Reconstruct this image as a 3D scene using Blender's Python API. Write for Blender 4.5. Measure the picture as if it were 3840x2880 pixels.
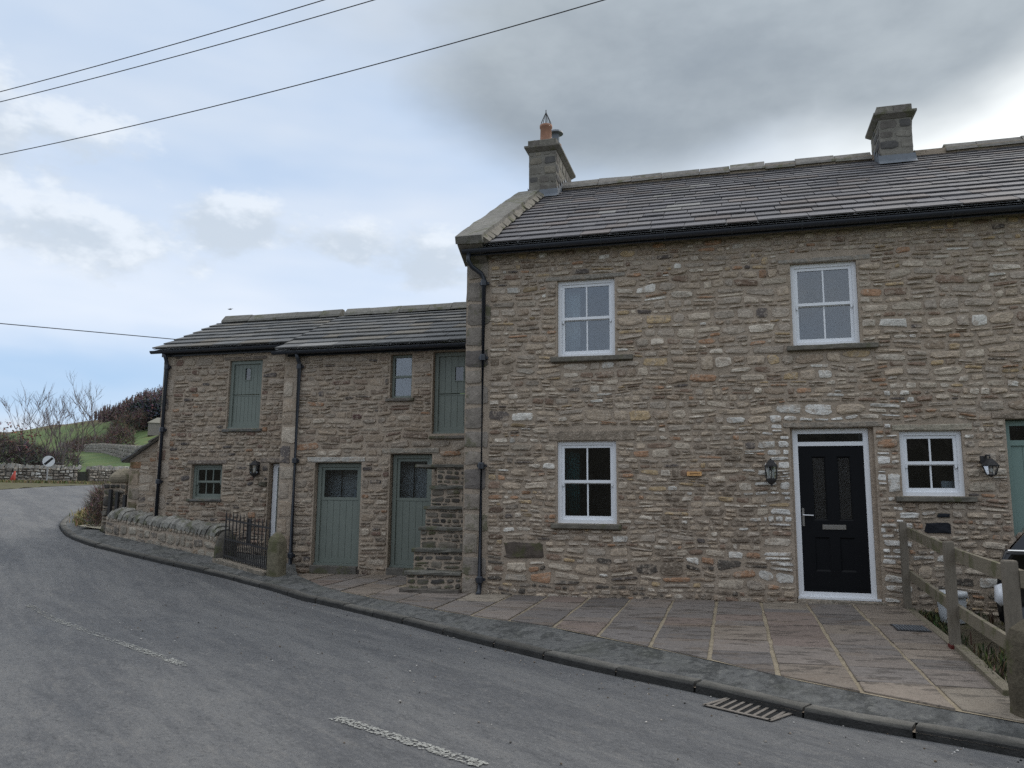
import bpy, math, random
import numpy as np
from mathutils import Vector, Matrix, noise

for o in list(bpy.data.objects):
    bpy.data.objects.remove(o)
SC = bpy.context.scene
COL = SC.collection

# ------------------------------------------------------------------ camera
CZ = 1.6
yaw, pitch, roll = math.radians(-15.628), math.radians(8.317), math.radians(0.502)
fw = Vector((math.sin(yaw) * math.cos(pitch), math.cos(yaw) * math.cos(pitch), math.sin(pitch)))
rt = fw.cross(Vector((0, 0, 1))).normalized()
up = rt.cross(fw)
rt2 = rt * math.cos(roll) + up * math.sin(roll)
up2 = -rt * math.sin(roll) + up * math.cos(roll)
cam_data = bpy.data.cameras.new('camera')
cam_data.sensor_width = 36
cam_data.lens = 27.656
cam_data.clip_end = 3000
cam = bpy.data.objects.new('camera', cam_data)
COL.objects.link(cam)
M = Matrix((rt2, up2, -fw)).transposed().to_4x4()
M.translation = (0, 0, CZ)
cam.matrix_world = M
SC.camera = cam

# ------------------------------------------------------------------ world, sun, exposure
SUN_AZ, SUN_EL = math.radians(38), math.radians(42)      # behind the house, up and to the right
SC.view_settings.view_transform = 'Standard'
SC.view_settings.look = 'None'
SC.view_settings.exposure = 0.76
SC.view_settings.gamma = 1
SC.view_settings.use_curve_mapping = False
SC.cycles.max_bounces = 4
SC.cycles.diffuse_bounces = 3
SC.cycles.use_adaptive_sampling = True
SC.cycles.adaptive_threshold = 0.005
SC.cycles.caustics_reflective = False
SC.cycles.caustics_refractive = False
SC.cycles.transparent_max_bounces = 12
SC.cycles.use_denoising = False

world = bpy.data.worlds.new('World')
SC.world = world
world.use_nodes = True
wt = world.node_tree
wt.nodes.clear()


class N:
    """small helper that builds node trees from python expressions"""
    def __init__(self, tree):
        self.t = tree

    def new(self, kind, **kw):
        n = self.t.nodes.new(kind)
        for k, v in kw.items():
            setattr(n, k, v)
        return n

    def put(self, sock, v):
        if hasattr(v, 'is_linked') or isinstance(v, bpy.types.NodeSocket):
            self.t.links.new(v, sock)
        else:
            if sock.type == 'RGBA' and not hasattr(v, '__len__'):
                v = (v, v, v, 1)
            if sock.type == 'RGBA' and len(v) == 3:
                v = (*v, 1)
            sock.default_value = v

    def math(self, op, a, b=0.0, c=None, clamp=False):
        n = self.new('ShaderNodeMath', operation=op)
        n.use_clamp = clamp
        self.put(n.inputs[0], a)
        self.put(n.inputs[1], b)
        if c is not None:
            self.put(n.inputs[2], c)
        return n.outputs[0]

    def mix(self, f, a, b, blend='MIX'):
        n = self.new('ShaderNodeMix', data_type='RGBA', blend_type=blend)
        self.put(n.inputs[0], f)
        self.put(n.inputs[6], a)
        self.put(n.inputs[7], b)
        return n.outputs[2]

    def noise(self, vec, scale, detail=6, rough=0.55, dist=0.0, out=0):
        n = self.new('ShaderNodeTexNoise')
        if vec is not None:
            self.put(n.inputs['Vector'], vec)
        n.inputs['Scale'].default_value = scale
        n.inputs['Detail'].default_value = detail
        n.inputs['Roughness'].default_value = rough
        n.inputs['Distortion'].default_value = dist
        return n.outputs[out]

    def ramp(self, v, lo, hi, a=0.0, b=1.0, smooth=True):
        n = self.new('ShaderNodeMapRange')
        n.interpolation_type = 'SMOOTHSTEP' if smooth else 'LINEAR'
        self.put(n.inputs[0], v)
        n.inputs[1].default_value = lo
        n.inputs[2].default_value = hi
        n.inputs[3].default_value = a
        n.inputs[4].default_value = b
        return n.outputs[0]

    def vmul(self, vec, s):
        n = self.new('ShaderNodeVectorMath', operation='MULTIPLY')
        self.put(n.inputs[0], vec)
        n.inputs[1].default_value = s
        return n.outputs[0]


def build_sky():
    g = N(wt)
    S = 0.1
    tc = g.new('ShaderNodeTexCoord').outputs['Generated']
    sx = g.new('ShaderNodeSeparateXYZ')
    g.put(sx.inputs[0], tc)
    x, y, z = sx.outputs
    az = g.math('ARCTAN2', x, y)
    el = g.math('ARCSINE', z)
    sky = g.new('ShaderNodeTexSky', sky_type='NISHITA')
    sky.sun_disc = False
    sky.sun_elevation = SUN_EL
    sky.sun_rotation = SUN_AZ
    sky.altitude = 200
    pv = g.vmul(tc, (1, 1, 2.3))
    n1 = g.noise(pv, 2.1, 5, 0.58, 0.0)
    n2 = g.noise(g.vmul(tc, (1, 1, 1.8)), 7.5, 5, 0.62, 0.0)
    n3 = g.noise(g.vmul(tc, (1, 1, 3.5)), 3.2, 3, 0.55, 0.0)

    def c(r, gg, b):
        return (r / S, gg / S, b / S, 1)

    def blob(a0, e0, wa, we, nz, k):
        da = g.math('DIVIDE', g.math('SUBTRACT', az, a0), wa)
        de = g.math('DIVIDE', g.math('SUBTRACT', el, e0), we)
        d = g.math('SQRT', g.math('ADD', g.math('MULTIPLY', da, da), g.math('MULTIPLY', de, de)))
        v = g.math('SUBTRACT', 1.0, d)
        return g.math('ADD', v, g.math('MULTIPLY', g.math('SUBTRACT', nz, 0.5), k))

    # thin white veil over a blue sky
    veil = g.math('ADD', 0.86, g.math('MULTIPLY', g.math('SUBTRACT', n3, 0.5), 0.9))
    blue = blob(-0.80, 0.120, 0.40, 0.080, n1, 1.0)
    blue2 = blob(-0.66, 0.395, 0.34, 0.055, n1, 1.2)
    streak = g.math('ADD', blue, g.math('MULTIPLY', g.math('SUBTRACT', n3, 0.5), 1.8))
    veil = g.math('SUBTRACT', veil, g.math('MULTIPLY', g.ramp(streak, 0, 0.7), 0.56))
    veil = g.math('SUBTRACT', veil, g.math('MULTIPLY', g.ramp(blue2, 0, 0.9), 0.20), clamp=True)
    veilcol = g.mix(g.ramp(el, 0.14, 0.50), c(0.49, 0.535, 0.605), c(0.395, 0.450, 0.530))
    skyc = g.mix(0.6, g.mix(1.0, sky.outputs[0], (0.72, 0.72, 0.72, 1), 'MULTIPLY'), c(0.20, 0.365, 0.60))
    col = g.mix(veil, skyc, veilcol)
    # broad pale cloud towards the hidden sun and overhead
    glow = blob(0.52, 0.36, 0.85, 0.42, n1, 0.6)
    col = g.mix(g.ramp(glow, 0.05, 0.75), col, g.mix(g.ramp(glow, 0.5, 1.0), c(0.57, 0.60, 0.61), c(0.76, 0.78, 0.78)))
    over = g.ramp(el, 0.60, 1.15)
    col = g.mix(over, col, g.mix(g.ramp(n1, 0.35, 0.65), c(0.82, 0.87, 0.93), c(1.02, 1.04, 1.06)))
    # loose cumulus: a few over the valley, more of the same all round; grey hearts, pale rims
    m = None
    for a0, e0, wa, we in ((-0.94, 0.350, 0.20, 0.100), (-0.80, 0.285, 0.17, 0.050), (-0.640, 0.315, 0.085, 0.036),
                           (-0.505, 0.308, 0.095, 0.036), (-0.385, 0.280, 0.10, 0.048), (-0.80, 0.070, 0.10, 0.03)):
        b = blob(a0, e0, wa, we, n2, 3.6)
        m = b if m is None else g.math('MAXIMUM', m, b)
    away = g.ramp(g.math('ABSOLUTE', g.math('ADD', az, 0.28)), 0.85, 1.3)
    gen = g.math('MULTIPLY', away, g.ramp(g.math('ADD', n1, g.math('MULTIPLY', n2, 0.35)), 0.60, 0.90))
    m = g.math('MAXIMUM', m, gen)
    upv = g.new('ShaderNodeVectorMath', operation='ADD')
    g.put(upv.inputs[0], g.vmul(tc, (1, 1, 1.8)))
    upv.inputs[1].default_value = (0.012, 0.0, 0.055)
    n2u = g.noise(upv.outputs[0], 7.5, 5, 0.62, 0.0)
    relief = g.math('SUBTRACT', n2, n2u)                 # lit tops, grey undersides
    ccol = g.mix(g.ramp(g.math('SUBTRACT', relief, g.math('MULTIPLY', m, 0.05)), -0.13, 0.10), c(0.355, 0.40, 0.45), c(0.515, 0.55, 0.59))
    col = g.mix(g.math('MULTIPLY', g.ramp(m, 0.0, 0.65), 0.72), col, ccol)
    # the heavy grey bank above the roof
    bank = g.math('MAXIMUM', blob(0.00, 0.575, 0.46, 0.185, n3, 0.55), blob(-0.12, 0.50, 0.34, 0.125, n1, 0.8))
    bank = g.math('MAXIMUM', bank, blob(0.20, 0.55, 0.26, 0.16, n1, 0.9))
    bank2 = blob(-0.1, 0.62, 0.75, 0.24, n1, 1.3)
    bf = g.math('MAXIMUM', g.math('MULTIPLY', g.ramp(bank, -0.05, 0.45), 0.95), g.math('MULTIPLY', g.ramp(bank2, 0.1, 0.9), 0.45))
    bcol = g.mix(g.ramp(g.math('ADD', g.math('ADD', g.math('MULTIPLY', n2, 0.15), g.math('MULTIPLY', n1, 0.85)), g.math('MULTIPLY', relief, 0.15)), 0.36, 0.68), c(0.182, 0.212, 0.243), c(0.27, 0.305, 0.335))
    col = g.mix(bf, col, bcol)
    # below the horizon: dull ground tone
    col = g.mix(g.ramp(z, -0.03, 0.0), c(0.12, 0.12, 0.11), col)
    bg = g.new('ShaderNodeBackground')
    g.put(bg.inputs[0], col)
    bg.inputs[1].default_value = S
    out = g.new('ShaderNodeOutputWorld')
    wt.links.new(bg.outputs[0], out.inputs[0])


build_sky()
sun_d = bpy.data.lights.new('sun', 'SUN')
sun_d.energy = 1.0
sun_d.angle = math.radians(22)
sun_d.color = (1.0, 0.95, 0.87)
sun = bpy.data.objects.new('sun', sun_d)
COL.objects.link(sun)
sd = Vector((math.sin(SUN_AZ) * math.cos(SUN_EL), math.cos(SUN_AZ) * math.cos(SUN_EL), math.sin(SUN_EL)))
sun.rotation_euler = sd.to_track_quat('Z', 'Y').to_euler()
sun.location = sd * 60

# ------------------------------------------------------------------ materials
MATS = {}


def material(name, base, rough=0.8, tint=False, mottle=0.25, mscale=6.0, bump=0.3, bscale=40.0, spec=0.3, metal=0.0,
             dark=None, streak=(1, 1, 1), extra=None):
    m = bpy.data.materials.new(name)
    m.use_nodes = True
    t = m.node_tree
    g = N(t)
    bs = t.nodes['Principled BSDF']
    geo = g.new('ShaderNodeNewGeometry').outputs['Position']
    vec = g.vmul(geo, streak)
    if tint:
        a = g.new('ShaderNodeAttribute')
        a.attribute_name = 'tint'
        col = a.outputs['Color']
    else:
        col = (*base, 1)
    nz = g.noise(vec, mscale, 4, 0.65)
    nf = g.noise(vec, bscale, 3, 0.6)
    lo, hi = 1 - mottle, 1 + mottle
    f = g.ramp(g.math('ADD', g.math('MULTIPLY', nz, 0.65), g.math('MULTIPLY', nf, 0.35)), 0.3, 0.7, lo, hi, False)
    mul = g.new('ShaderNodeVectorMath', operation='SCALE')
    if isinstance(col, tuple):
        mul.inputs[0].default_value = col[:3]
    else:
        g.put(mul.inputs[0], col)
    g.put(mul.inputs['Scale'], f)
    c = mul.outputs[0]
    r = rough
    if extra:
        c, r = extra(g, c, geo, rough)
    g.put(bs.inputs['Base Color'], c)
    g.put(bs.inputs['Roughness'], r)
    bs.inputs['Specular IOR Level'].default_value = spec
    bs.inputs['Metallic'].default_value = metal
    if bump:
        b = g.new('ShaderNodeBump')
        b.inputs['Strength'].default_value = bump
        b.inputs['Distance'].default_value = 0.02
        g.put(b.inputs['Height'], g.math('ADD', nf, g.math('MULTIPLY', nz, 0.6)))
        t.links.new(b.outputs[0], bs.inputs['Normal'])
    MATS[name] = m
    return m


def stone_extra(g, c, geo, rough):
    # lime pointing smeared over the faces, weathered patches, a little dark lichen
    n = g.noise(geo, 8.0, 6, 0.72, 0.3)
    c = g.mix(g.math('MULTIPLY', g.ramp(n, 0.50, 0.60), 0.72), c, (0.415, 0.34, 0.268, 1))
    n3 = g.noise(g.vmul(geo, (1, 1, 1.8)), 24.0, 4, 0.7)
    c = g.mix(g.math('MULTIPLY', g.ramp(n3, 0.57, 0.66), 0.6), c, (0.66, 0.59, 0.49, 1))
    c = g.mix(g.math('MULTIPLY', g.ramp(n3, 0.44, 0.33), 0.6), c, (0.17, 0.135, 0.105, 1))
    n2 = g.noise(geo, 5.0, 4, 0.7, 0.6)
    c = g.mix(g.math('MULTIPLY', g.ramp(n2, 0.60, 0.70), 0.5), c, (0.12, 0.10, 0.085, 1))
    return c, rough


def mortar_extra(g, c, geo, rough):
    n = g.noise(geo, 1.1, 5, 0.6)
    c = g.mix(g.ramp(n, 0.35, 0.7), c, g.mix(0.35, c, (0.27, 0.21, 0.15, 1)))
    n2 = g.noise(geo, 16, 4, 0.7)
    c = g.mix(g.math('MULTIPLY', g.ramp(n2, 0.57, 0.68), 0.5), c, (0.16, 0.135, 0.11, 1))
    return c, rough


def road_extra(g, c, geo, rough):
    # worn wheel tracks run with the road, speckled aggregate, a few damp patches
    rot = g.new('ShaderNodeVectorRotate', rotation_type='Z_AXIS')
    g.put(rot.inputs['Vector'], geo)
    rot.inputs['Angle'].default_value = math.radians(37)
    v = g.vmul(rot.outputs[0], (0.16, 1.1, 1))
    n = g.noise(v, 1.6, 8, 0.68, 0.2)
    c = g.mix(g.ramp(n, 0.42, 0.60), g.mix(0.10, c, (0.06, 0.061, 0.064, 1)), g.mix(0.5, c, (0.18, 0.176, 0.17, 1)))
    nn = g.noise(g.vmul(rot.outputs[0], (0.5, 1.6, 1)), 5.0, 6, 0.75)
    c = g.mix(g.math('MULTIPLY', g.ramp(nn, 0.50, 0.66), 0.45), c, (0.19, 0.18, 0.168, 1))
    c = g.mix(g.math('MULTIPLY', g.ramp(nn, 0.46, 0.34), 0.4), c, (0.055, 0.056, 0.058, 1))
    sp = g.noise(geo, 75, 3, 0.6)
    c = g.mix(g.math('MULTIPLY', g.ramp(sp, 0.60, 0.74), 0.5), c, (0.30, 0.29, 0.275, 1))
    c = g.mix(g.math('MULTIPLY', g.ramp(sp, 0.42, 0.27), 0.6), c, (0.035, 0.035, 0.037, 1))
    s2 = g.noise(g.vmul(rot.outputs[0], (0.7, 1.2, 1)), 26, 4, 0.7)
    c = g.mix(g.math('MULTIPLY', g.ramp(s2, 0.54, 0.68), 0.5), c, (0.22, 0.212, 0.20, 1))
    c = g.mix(g.math('MULTIPLY', g.ramp(s2, 0.45, 0.33), 0.5), c, (0.045, 0.045, 0.047, 1))
    d = g.noise(g.vmul(rot.outputs[0], (0.4, 1.6, 1)), 0.9, 4, 0.65, 0.8)
    damp = g.ramp(d, 0.56, 0.70)
    c = g.mix(g.math('MULTIPLY', damp, 0.35), c, (0.05, 0.052, 0.056, 1))
    return c, g.math('SUBTRACT', rough, g.math('MULTIPLY', damp, 0.18))


def path_extra(g, c, geo, rough):
    n = g.noise(geo, 3.0, 4, 0.72, 0.5)
    c = g.mix(g.math('MULTIPLY', g.ramp(n, 0.46, 0.60), 0.85), c, (0.052, 0.053, 0.050, 1))
    nm = g.noise(geo, 14.0, 5, 0.75)
    c = g.mix(g.math('MULTIPLY', g.ramp(nm, 0.52, 0.64), 0.55), c, (0.20, 0.195, 0.175, 1))
    c = g.mix(g.math('MULTIPLY', g.ramp(nm, 0.47, 0.36), 0.6), c, (0.035, 0.035, 0.034, 1))
    n2 = g.noise(geo, 1.2, 5, 0.6)
    c = g.mix(g.math('MULTIPLY', g.ramp(n2, 0.52, 0.7), 0.3), c, (0.085, 0.088, 0.062, 1))
    sp = g.noise(geo, 90, 2, 0.5)
    c = g.mix(g.math('MULTIPLY', g.ramp(sp, 0.66, 0.78), 0.45), c, (0.32, 0.31, 0.29, 1))
    return c, rough


def slab_extra(g, c, geo, rough):
    v = g.vmul(geo, (0.8, 2.2, 1))
    n = g.noise(v, 3.6, 4, 0.6, 0.3)
    damp = g.ramp(n, 0.545, 0.60)
    c = g.mix(g.math('MULTIPLY', damp, 0.55), c, (0.055, 0.047, 0.041, 1))
    n4 = g.noise(geo, 30, 4, 0.7)
    c = g.mix(g.math('MULTIPLY', g.ramp(n4, 0.52, 0.66), 0.3), c, (0.30, 0.265, 0.215, 1))
    c = g.mix(g.math('MULTIPLY', g.ramp(n4, 0.46, 0.34), 0.35), c, (0.06, 0.052, 0.043, 1))
    n2 = g.noise(v, 1.5, 4, 0.65, 0.5)
    c = g.mix(g.math('MULTIPLY', g.ramp(n2, 0.52, 0.66), 0.45), c, (0.17, 0.125, 0.09, 1))
    return c, g.math('SUBTRACT', rough, g.math('MULTIPLY', damp, 0.3))


def moss_extra(g, c, geo, rough):
    n = g.noise(geo, 4.0, 4, 0.65)
    c = g.mix(g.math('MULTIPLY', g.ramp(n, 0.52, 0.64), 0.6), c, (0.085, 0.09, 0.035, 1))
    return c, rough


def field_extra(g, c, geo, rough):
    n = g.noise(geo, 0.05, 4, 0.6)
    c = g.mix(g.ramp(n, 0.42, 0.62), c, (0.098, 0.135, 0.052, 1))
    n2 = g.noise(geo, 0.16, 4, 0.7)
    c = g.mix(g.math('MULTIPLY', g.ramp(n2, 0.52, 0.70), 0.55), c, (0.20, 0.18, 0.08, 1))
    # rough brown moor grass higher up the hill
    sx = g.new('ShaderNodeSeparateXYZ')
    g.put(sx.inputs[0], geo)
    h = g.math('ADD', sx.outputs[2], g.math('MULTIPLY', g.noise(geo, 0.03, 5), 14))
    c = g.mix(g.math('MULTIPLY', g.ramp(h, 30, 36), 0.8), c, (0.15, 0.095, 0.07, 1))
    return c, rough


material('stone', (0.3, 0.26, 0.2), 0.92, True, 0.32, 18, 0.9, 38, 0.2, extra=stone_extra)
material('dark_stone', (0.3, 0.26, 0.2), 0.92, True, 0.35, 10, 0.6, 45, 0.2, extra=moss_extra)
material('mortar', (0.405, 0.332, 0.262), 0.95, False, 0.25, 9, 0.9, 38, 0.1, extra=mortar_extra)
material('old_mortar', (0.205, 0.190, 0.165), 0.95, False, 0.25, 9, 0.8, 38, 0.1)
material('joint_sand', (0.30, 0.25, 0.18), 0.95, False, 0.35, 8, 0.4, 60, 0.1)
material('slate', (0.1, 0.1, 0.1), 0.78, True, 0.22, 7, 0.35, 40, 0.3)
material('kerb_face', (0.1, 0.1, 0.1), 0.9, True, 0.35, 8, 0.6, 60, 0.2)
material('slab', (0.2, 0.17, 0.15), 0.82, True, 0.18, 9, 0.25, 60, 0.3, extra=slab_extra)
material('white_paint', (0.80, 0.81, 0.83), 0.38, False, 0.03, 4, 0.0, spec=0.5)
material('green_paint', (0.176, 0.200, 0.174), 0.55, False, 0.08, 5, 0.1, 90, 0.4)
material('pale_green_paint', (0.185, 0.265, 0.235), 0.5, False, 0.05, 5, 0.05, 90, 0.4)
material('black_door_paint', (0.007, 0.0075, 0.009), 0.5, False, 0.1, 8, 0.05, 120, 0.12)
material('black_plastic', (0.024, 0.028, 0.037), 0.35, False, 0.1, 8, 0.0, spec=0.5)
material('iron', (0.035, 0.033, 0.033), 0.7, False, 0.4, 30, 0.2, 80, 0.4)
material('grate_iron', (0.19, 0.165, 0.14), 0.75, False, 0.35, 25, 0.3, 90, 0.4)
material('lead', (0.13, 0.145, 0.165), 0.55, False, 0.2, 4, 0.15, 30, 0.5, 0.0)
material('terracotta', (0.31, 0.165, 0.11), 0.8, False, 0.2, 9, 0.1, 40)
material('timber', (0.185, 0.160, 0.128), 0.85, False, 0.25, 10, 0.35, 30, 0.2, streak=(8, 8, 1))
material('timber_rail', (0.195, 0.168, 0.125), 0.85, False, 0.25, 10, 0.3, 30, 0.2, streak=(8, 1, 8), extra=moss_extra)
material('asphalt', (0.112, 0.112, 0.115), 0.80, False, 0.16, 5, 0.7, 110, 0.30, extra=road_extra)
material('path_tarmac', (0.120, 0.119, 0.114), 0.85, False, 0.2, 6, 0.6, 90, 0.3, extra=path_extra)
material('road_paint', (0.35, 0.345, 0.315), 0.85, False, 0.35, 30, 0.5, 120, 0.2)
material('concrete', (0.42, 0.38, 0.29), 0.9, False, 0.15, 6, 0.3, 50, 0.2)
material('gravel', (0.10, 0.085, 0.06), 0.95, False, 0.5, 14, 0.9, 45, 0.2, extra=moss_extra)
material('field', (0.078, 0.112, 0.044), 0.95, False, 0.22, 0.9, 0.4, 6, 0.1, extra=field_extra)
material('verge_soil', (0.105, 0.097, 0.06), 0.95, False, 0.35, 2.0, 0.6, 18, 0.1, extra=moss_extra)
material('grass_blade', (0.3, 0.25, 0.12), 0.9, True, 0.2, 5, 0.0, spec=0.15)
material('bark', (0.10, 0.085, 0.08), 0.9, False, 0.3, 9, 0.4, 30, 0.15)
material('twig', (0.10, 0.075, 0.07), 0.9, True, 0.3, 3, 0.0, spec=0.15)
material('needles', (0.05, 0.05, 0.05), 0.9, True, 0.25, 0.8, 0.0, spec=0.1)
material('dark_room', (0.11, 0.105, 0.10), 0.9, False, 0.15, 2, 0.0)
material('pale_room', (0.72, 0.69, 0.66), 0.9, False, 0.15, 3, 0.2, 20)
material('curtain', (0.55, 0.60, 0.58), 0.9, False, 0.1, 6, 0.0)
material('teal_curtain', (0.06, 0.17, 0.16), 0.9, False, 0.1, 6, 0.0)
material('chrome', (0.62, 0.62, 0.62), 0.22, False, 0.05, 6, 0.0, metal=1.0)
material('car_paint', (0.008, 0.008, 0.010), 0.12, False, 0.05, 5, 0.0, spec=0.6)
material('rubber_and_shade', (0.012, 0.012, 0.012), 0.85, False, 0.2, 20, 0.2, 80)  # tyres, and the black that paints shade in recesses
material('lamp_lens', (0.62, 0.63, 0.66), 0.15, False, 0.05, 8, 0.0, spec=0.6)
material('white_plastic', (0.66, 0.68, 0.70), 0.45, False, 0.05, 5, 0.0, spec=0.5)
material('sign_white', (0.62, 0.64, 0.66), 0.5, False, 0.05, 5, 0.0)
material('sign_black', (0.012, 0.012, 0.014), 0.5, False, 0.05, 5, 0.0)
material('grey_metal', (0.33, 0.33, 0.33), 0.5, False, 0.15, 10, 0.0, metal=0.3)
material('red_paint', (0.34, 0.045, 0.03), 0.6, False, 0.2, 10, 0.0)
material('varnished_wood', (0.64, 0.36, 0.15), 0.5, False, 0.25, 20, 0.1, 60, streak=(1, 8, 8))
material('dark_lettering', (0.10, 0.045, 0.02), 0.7, False, 0.1, 20, 0.0)
material('red_brick', (0.12, 0.022, 0.018), 0.9, False, 0.3, 20, 0.4, 60)
material('cable', (0.03, 0.03, 0.032), 0.6, False, 0.1, 5, 0.0)
material('lamp_bulb', (0.75, 0.72, 0.66), 0.3, False, 0.05, 5, 0.0)


def glass_material(name, refl, tint):
    m = bpy.data.materials.new(name)
    m.use_nodes = True
    t = m.node_tree
    t.nodes.clear()
    g = N(t)
    out = g.new('ShaderNodeOutputMaterial')
    tr = g.new('ShaderNodeBsdfTransparent')
    tr.inputs[0].default_value = tint
    gl = g.new('ShaderNodeBsdfGlossy')
    gl.inputs['Roughness'].default_value = 0.01
    gl.inputs['Color'].default_value = (0.95, 0.97, 1, 1)
    geo = g.new('ShaderNodeNewGeometry').outputs['Position']
    b = g.new('ShaderNodeBump')
    b.inputs['Strength'].default_value = 0.04
    b.inputs['Distance'].default_value = 0.05
    g.put(b.inputs['Height'], g.noise(geo, 2.2, 2))
    t.links.new(b.outputs[0], gl.inputs['Normal'])
    fr = g.new('ShaderNodeFresnel')
    fr.inputs[0].default_value = 1.5
    f = g.math('ADD', g.math('MULTIPLY', fr.outputs[0], 1.3), refl, clamp=True)
    mx = g.new('ShaderNodeMixShader')
    g.put(mx.inputs[0], f)
    t.links.new(tr.outputs[0], mx.inputs[1])
    t.links.new(gl.outputs[0], mx.inputs[2])
    t.links.new(mx.outputs[0], out.inputs[0])
    MATS[name] = m


glass_material('window_glass', 0.045, (0.80, 0.84, 0.86, 1))
glass_material('clear_glass', 0.03, (0.92, 0.93, 0.93, 1))
glass_material('smoked_glass', 0.02, (0.66, 0.66, 0.66, 1))
glass_material('car_glass', 0.06, (0.12, 0.13, 0.13, 1))

# ------------------------------------------------------------------ object helpers
WLOC = {}


def link(name, data, parent=None, loc=(0, 0, 0)):
    o = bpy.data.objects.new(name, data)
    COL.objects.link(o)
    loc = Vector(loc)
    WLOC[o] = loc
    if parent is not None:
        o.parent = parent
        o.location = loc - WLOC[parent]
    else:
        o.location = loc
    return o


def tag(o, label=None, cat=None, group=None, kind=None):
    if label:
        o['label'] = label
    if cat:
        o['category'] = cat
    if group:
        o['group'] = group
    if kind:
        o['kind'] = kind
    return o


def thing(name, loc, label, cat, group=None):
    o = link(name, None, None, loc)
    o.empty_display_size = 0.2
    return tag(o, label, cat, group)


class MB:
    """collects faces, then builds ONE mesh object in world coordinates"""
    def __init__(self):
        self.v, self.f, self.c = [], [], []

    def add(self, vs, fs, col=None):
        k = len(self.v)
        self.v += [tuple(p) for p in vs]
        self.f += [tuple(i + k for i in f) for f in fs]
        self.c += [col if col is not None else (0.3, 0.3, 0.3)] * len(vs)
        return self

    def box(self, x0, x1, y0, y1, z0, z1, col=None):
        vs = [(x0, y0, z0), (x1, y0, z0), (x1, y1, z0), (x0, y1, z0), (x0, y0, z1), (x1, y0, z1), (x1, y1, z1), (x0, y1, z1)]
        return self.add(vs, BOXF, col)

    def obox(self, c, ax, ay, az, col=None):
        """box from centre and three half-axis vectors"""
        c, ax, ay, az = Vector(c), Vector(ax), Vector(ay), Vector(az)
        vs = [c - ax - ay - az, c + ax - ay - az, c + ax + ay - az, c - ax + ay - az,
              c - ax - ay + az, c + ax - ay + az, c + ax + ay + az, c - ax + ay + az]
        return self.add(vs, BOXF, col)

    def tube(self, pts, rads, n=8, col=None, caps=True):
        pts = [Vector(p) for p in pts]
        if not hasattr(rads, '__len__'):
            rads = [rads] * len(pts)
        vs, fs = [], []
        for i, p in enumerate(pts):
            d = (pts[min(i + 1, len(pts) - 1)] - pts[max(i - 1, 0)]).normalized()
            a = d.cross(Vector((0, 0, 1)))
            if a.length < 1e-3:
                a = d.cross(Vector((0, 1, 0)))
            a.normalize()
            b = d.cross(a)
            for k in range(n):
                t = 2 * math.pi * k / n
                vs.append(p + (a * math.cos(t) + b * math.sin(t)) * rads[i])
        for i in range(len(pts) - 1):
            for k in range(n):
                k2 = (k + 1) % n
                fs.append((i * n + k, i * n + k2, (i + 1) * n + k2, (i + 1) * n + k))
        if caps:
            fs.append(tuple(range(n))[::-1])
            fs.append(tuple((len(pts) - 1) * n + k for k in range(n)))
        return self.add(vs, fs, col)

    def lathe(self, c, prof, n=12, col=None, rot=0.0):
        """prof: list of (radius, z)"""
        vs, fs = [], []
        for r, z in prof:
            for k in range(n):
                t = 2 * math.pi * k / n + rot
                vs.append((c[0] + r * math.cos(t), c[1] + r * math.sin(t), c[2] + z))
        for i in range(len(prof) - 1):
            for k in range(n):
                k2 = (k + 1) % n
                fs.append((i * n + k, i * n + k2, (i + 1) * n + k2, (i + 1) * n + k))
        fs.append(tuple(range(n))[::-1])
        fs.append(tuple((len(prof) - 1) * n + k for k in range(n)))
        return self.add(vs, fs, col)

    def poly(self, pts, col=None):
        return self.add(pts, [tuple(range(len(pts)))], col)

    def prism(self, pts2, y0, y1, col=None):
        """polygon in x,z extruded along y"""
        n = len(pts2)
        vs = [(x, y0, z) for x, z in pts2] + [(x, y1, z) for x, z in pts2]
        fs = [tuple(range(n)), tuple(range(2 * n - 1, n - 1, -1))]
        for i in range(n):
            j = (i + 1) % n
            fs.append((j, i, i + n, j + n))
        return self.add(vs, fs, col)

    def build(self, name, mat, parent=None, smooth=False, kind=None, base=True):
        v = np.array(self.v, dtype=float)
        if base:
            loc = ((v[:, 0].min() + v[:, 0].max()) / 2, (v[:, 1].min() + v[:, 1].max()) / 2, v[:, 2].min())
        else:
            loc = (0, 0, 0)
        me = bpy.data.meshes.new(name)
        me.from_pydata((v - np.array(loc)).tolist(), [], self.f)
        at = me.attributes.new('tint', 'FLOAT_COLOR', 'POINT')
        ca = np.ones((len(self.v), 4), dtype=np.float32)
        ca[:, :3] = np.array(self.c, dtype=np.float32)
        at.data.foreach_set('color', ca.ravel())
        me.materials.append(MATS[mat])
        if smooth:
            me.polygons.foreach_set('use_smooth', [True] * len(me.polygons))
        me.update()
        o = link(name, me, parent, loc)
        if kind:
            o['kind'] = kind
        return o


BOXF = [(0, 3, 2, 1), (4, 5, 6, 7), (0, 1, 5, 4), (1, 2, 6, 5), (2, 3, 7, 6), (3, 0, 4, 7)]


def nz(x, y=0.0, z=0.0):
    return noise.noise(Vector((x, y, z)))


# ------------------------------------------------------------------ ground height
SS = [-80, 12, 13.8, 15.3, 19.3, 25, 35, 45, 55, 80, 400]
ZZ = [0, 0, .12, .26, .61, 1.02, 1.6, 2.1, 2.35, 2.6, 3]


def rise(x, y):
    return float(np.interp(-.8 * x + .6 * y, SS, ZZ))


def far_w(x, y):
    return (x + 37) * -.73 + (y - 36) * .68


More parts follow.
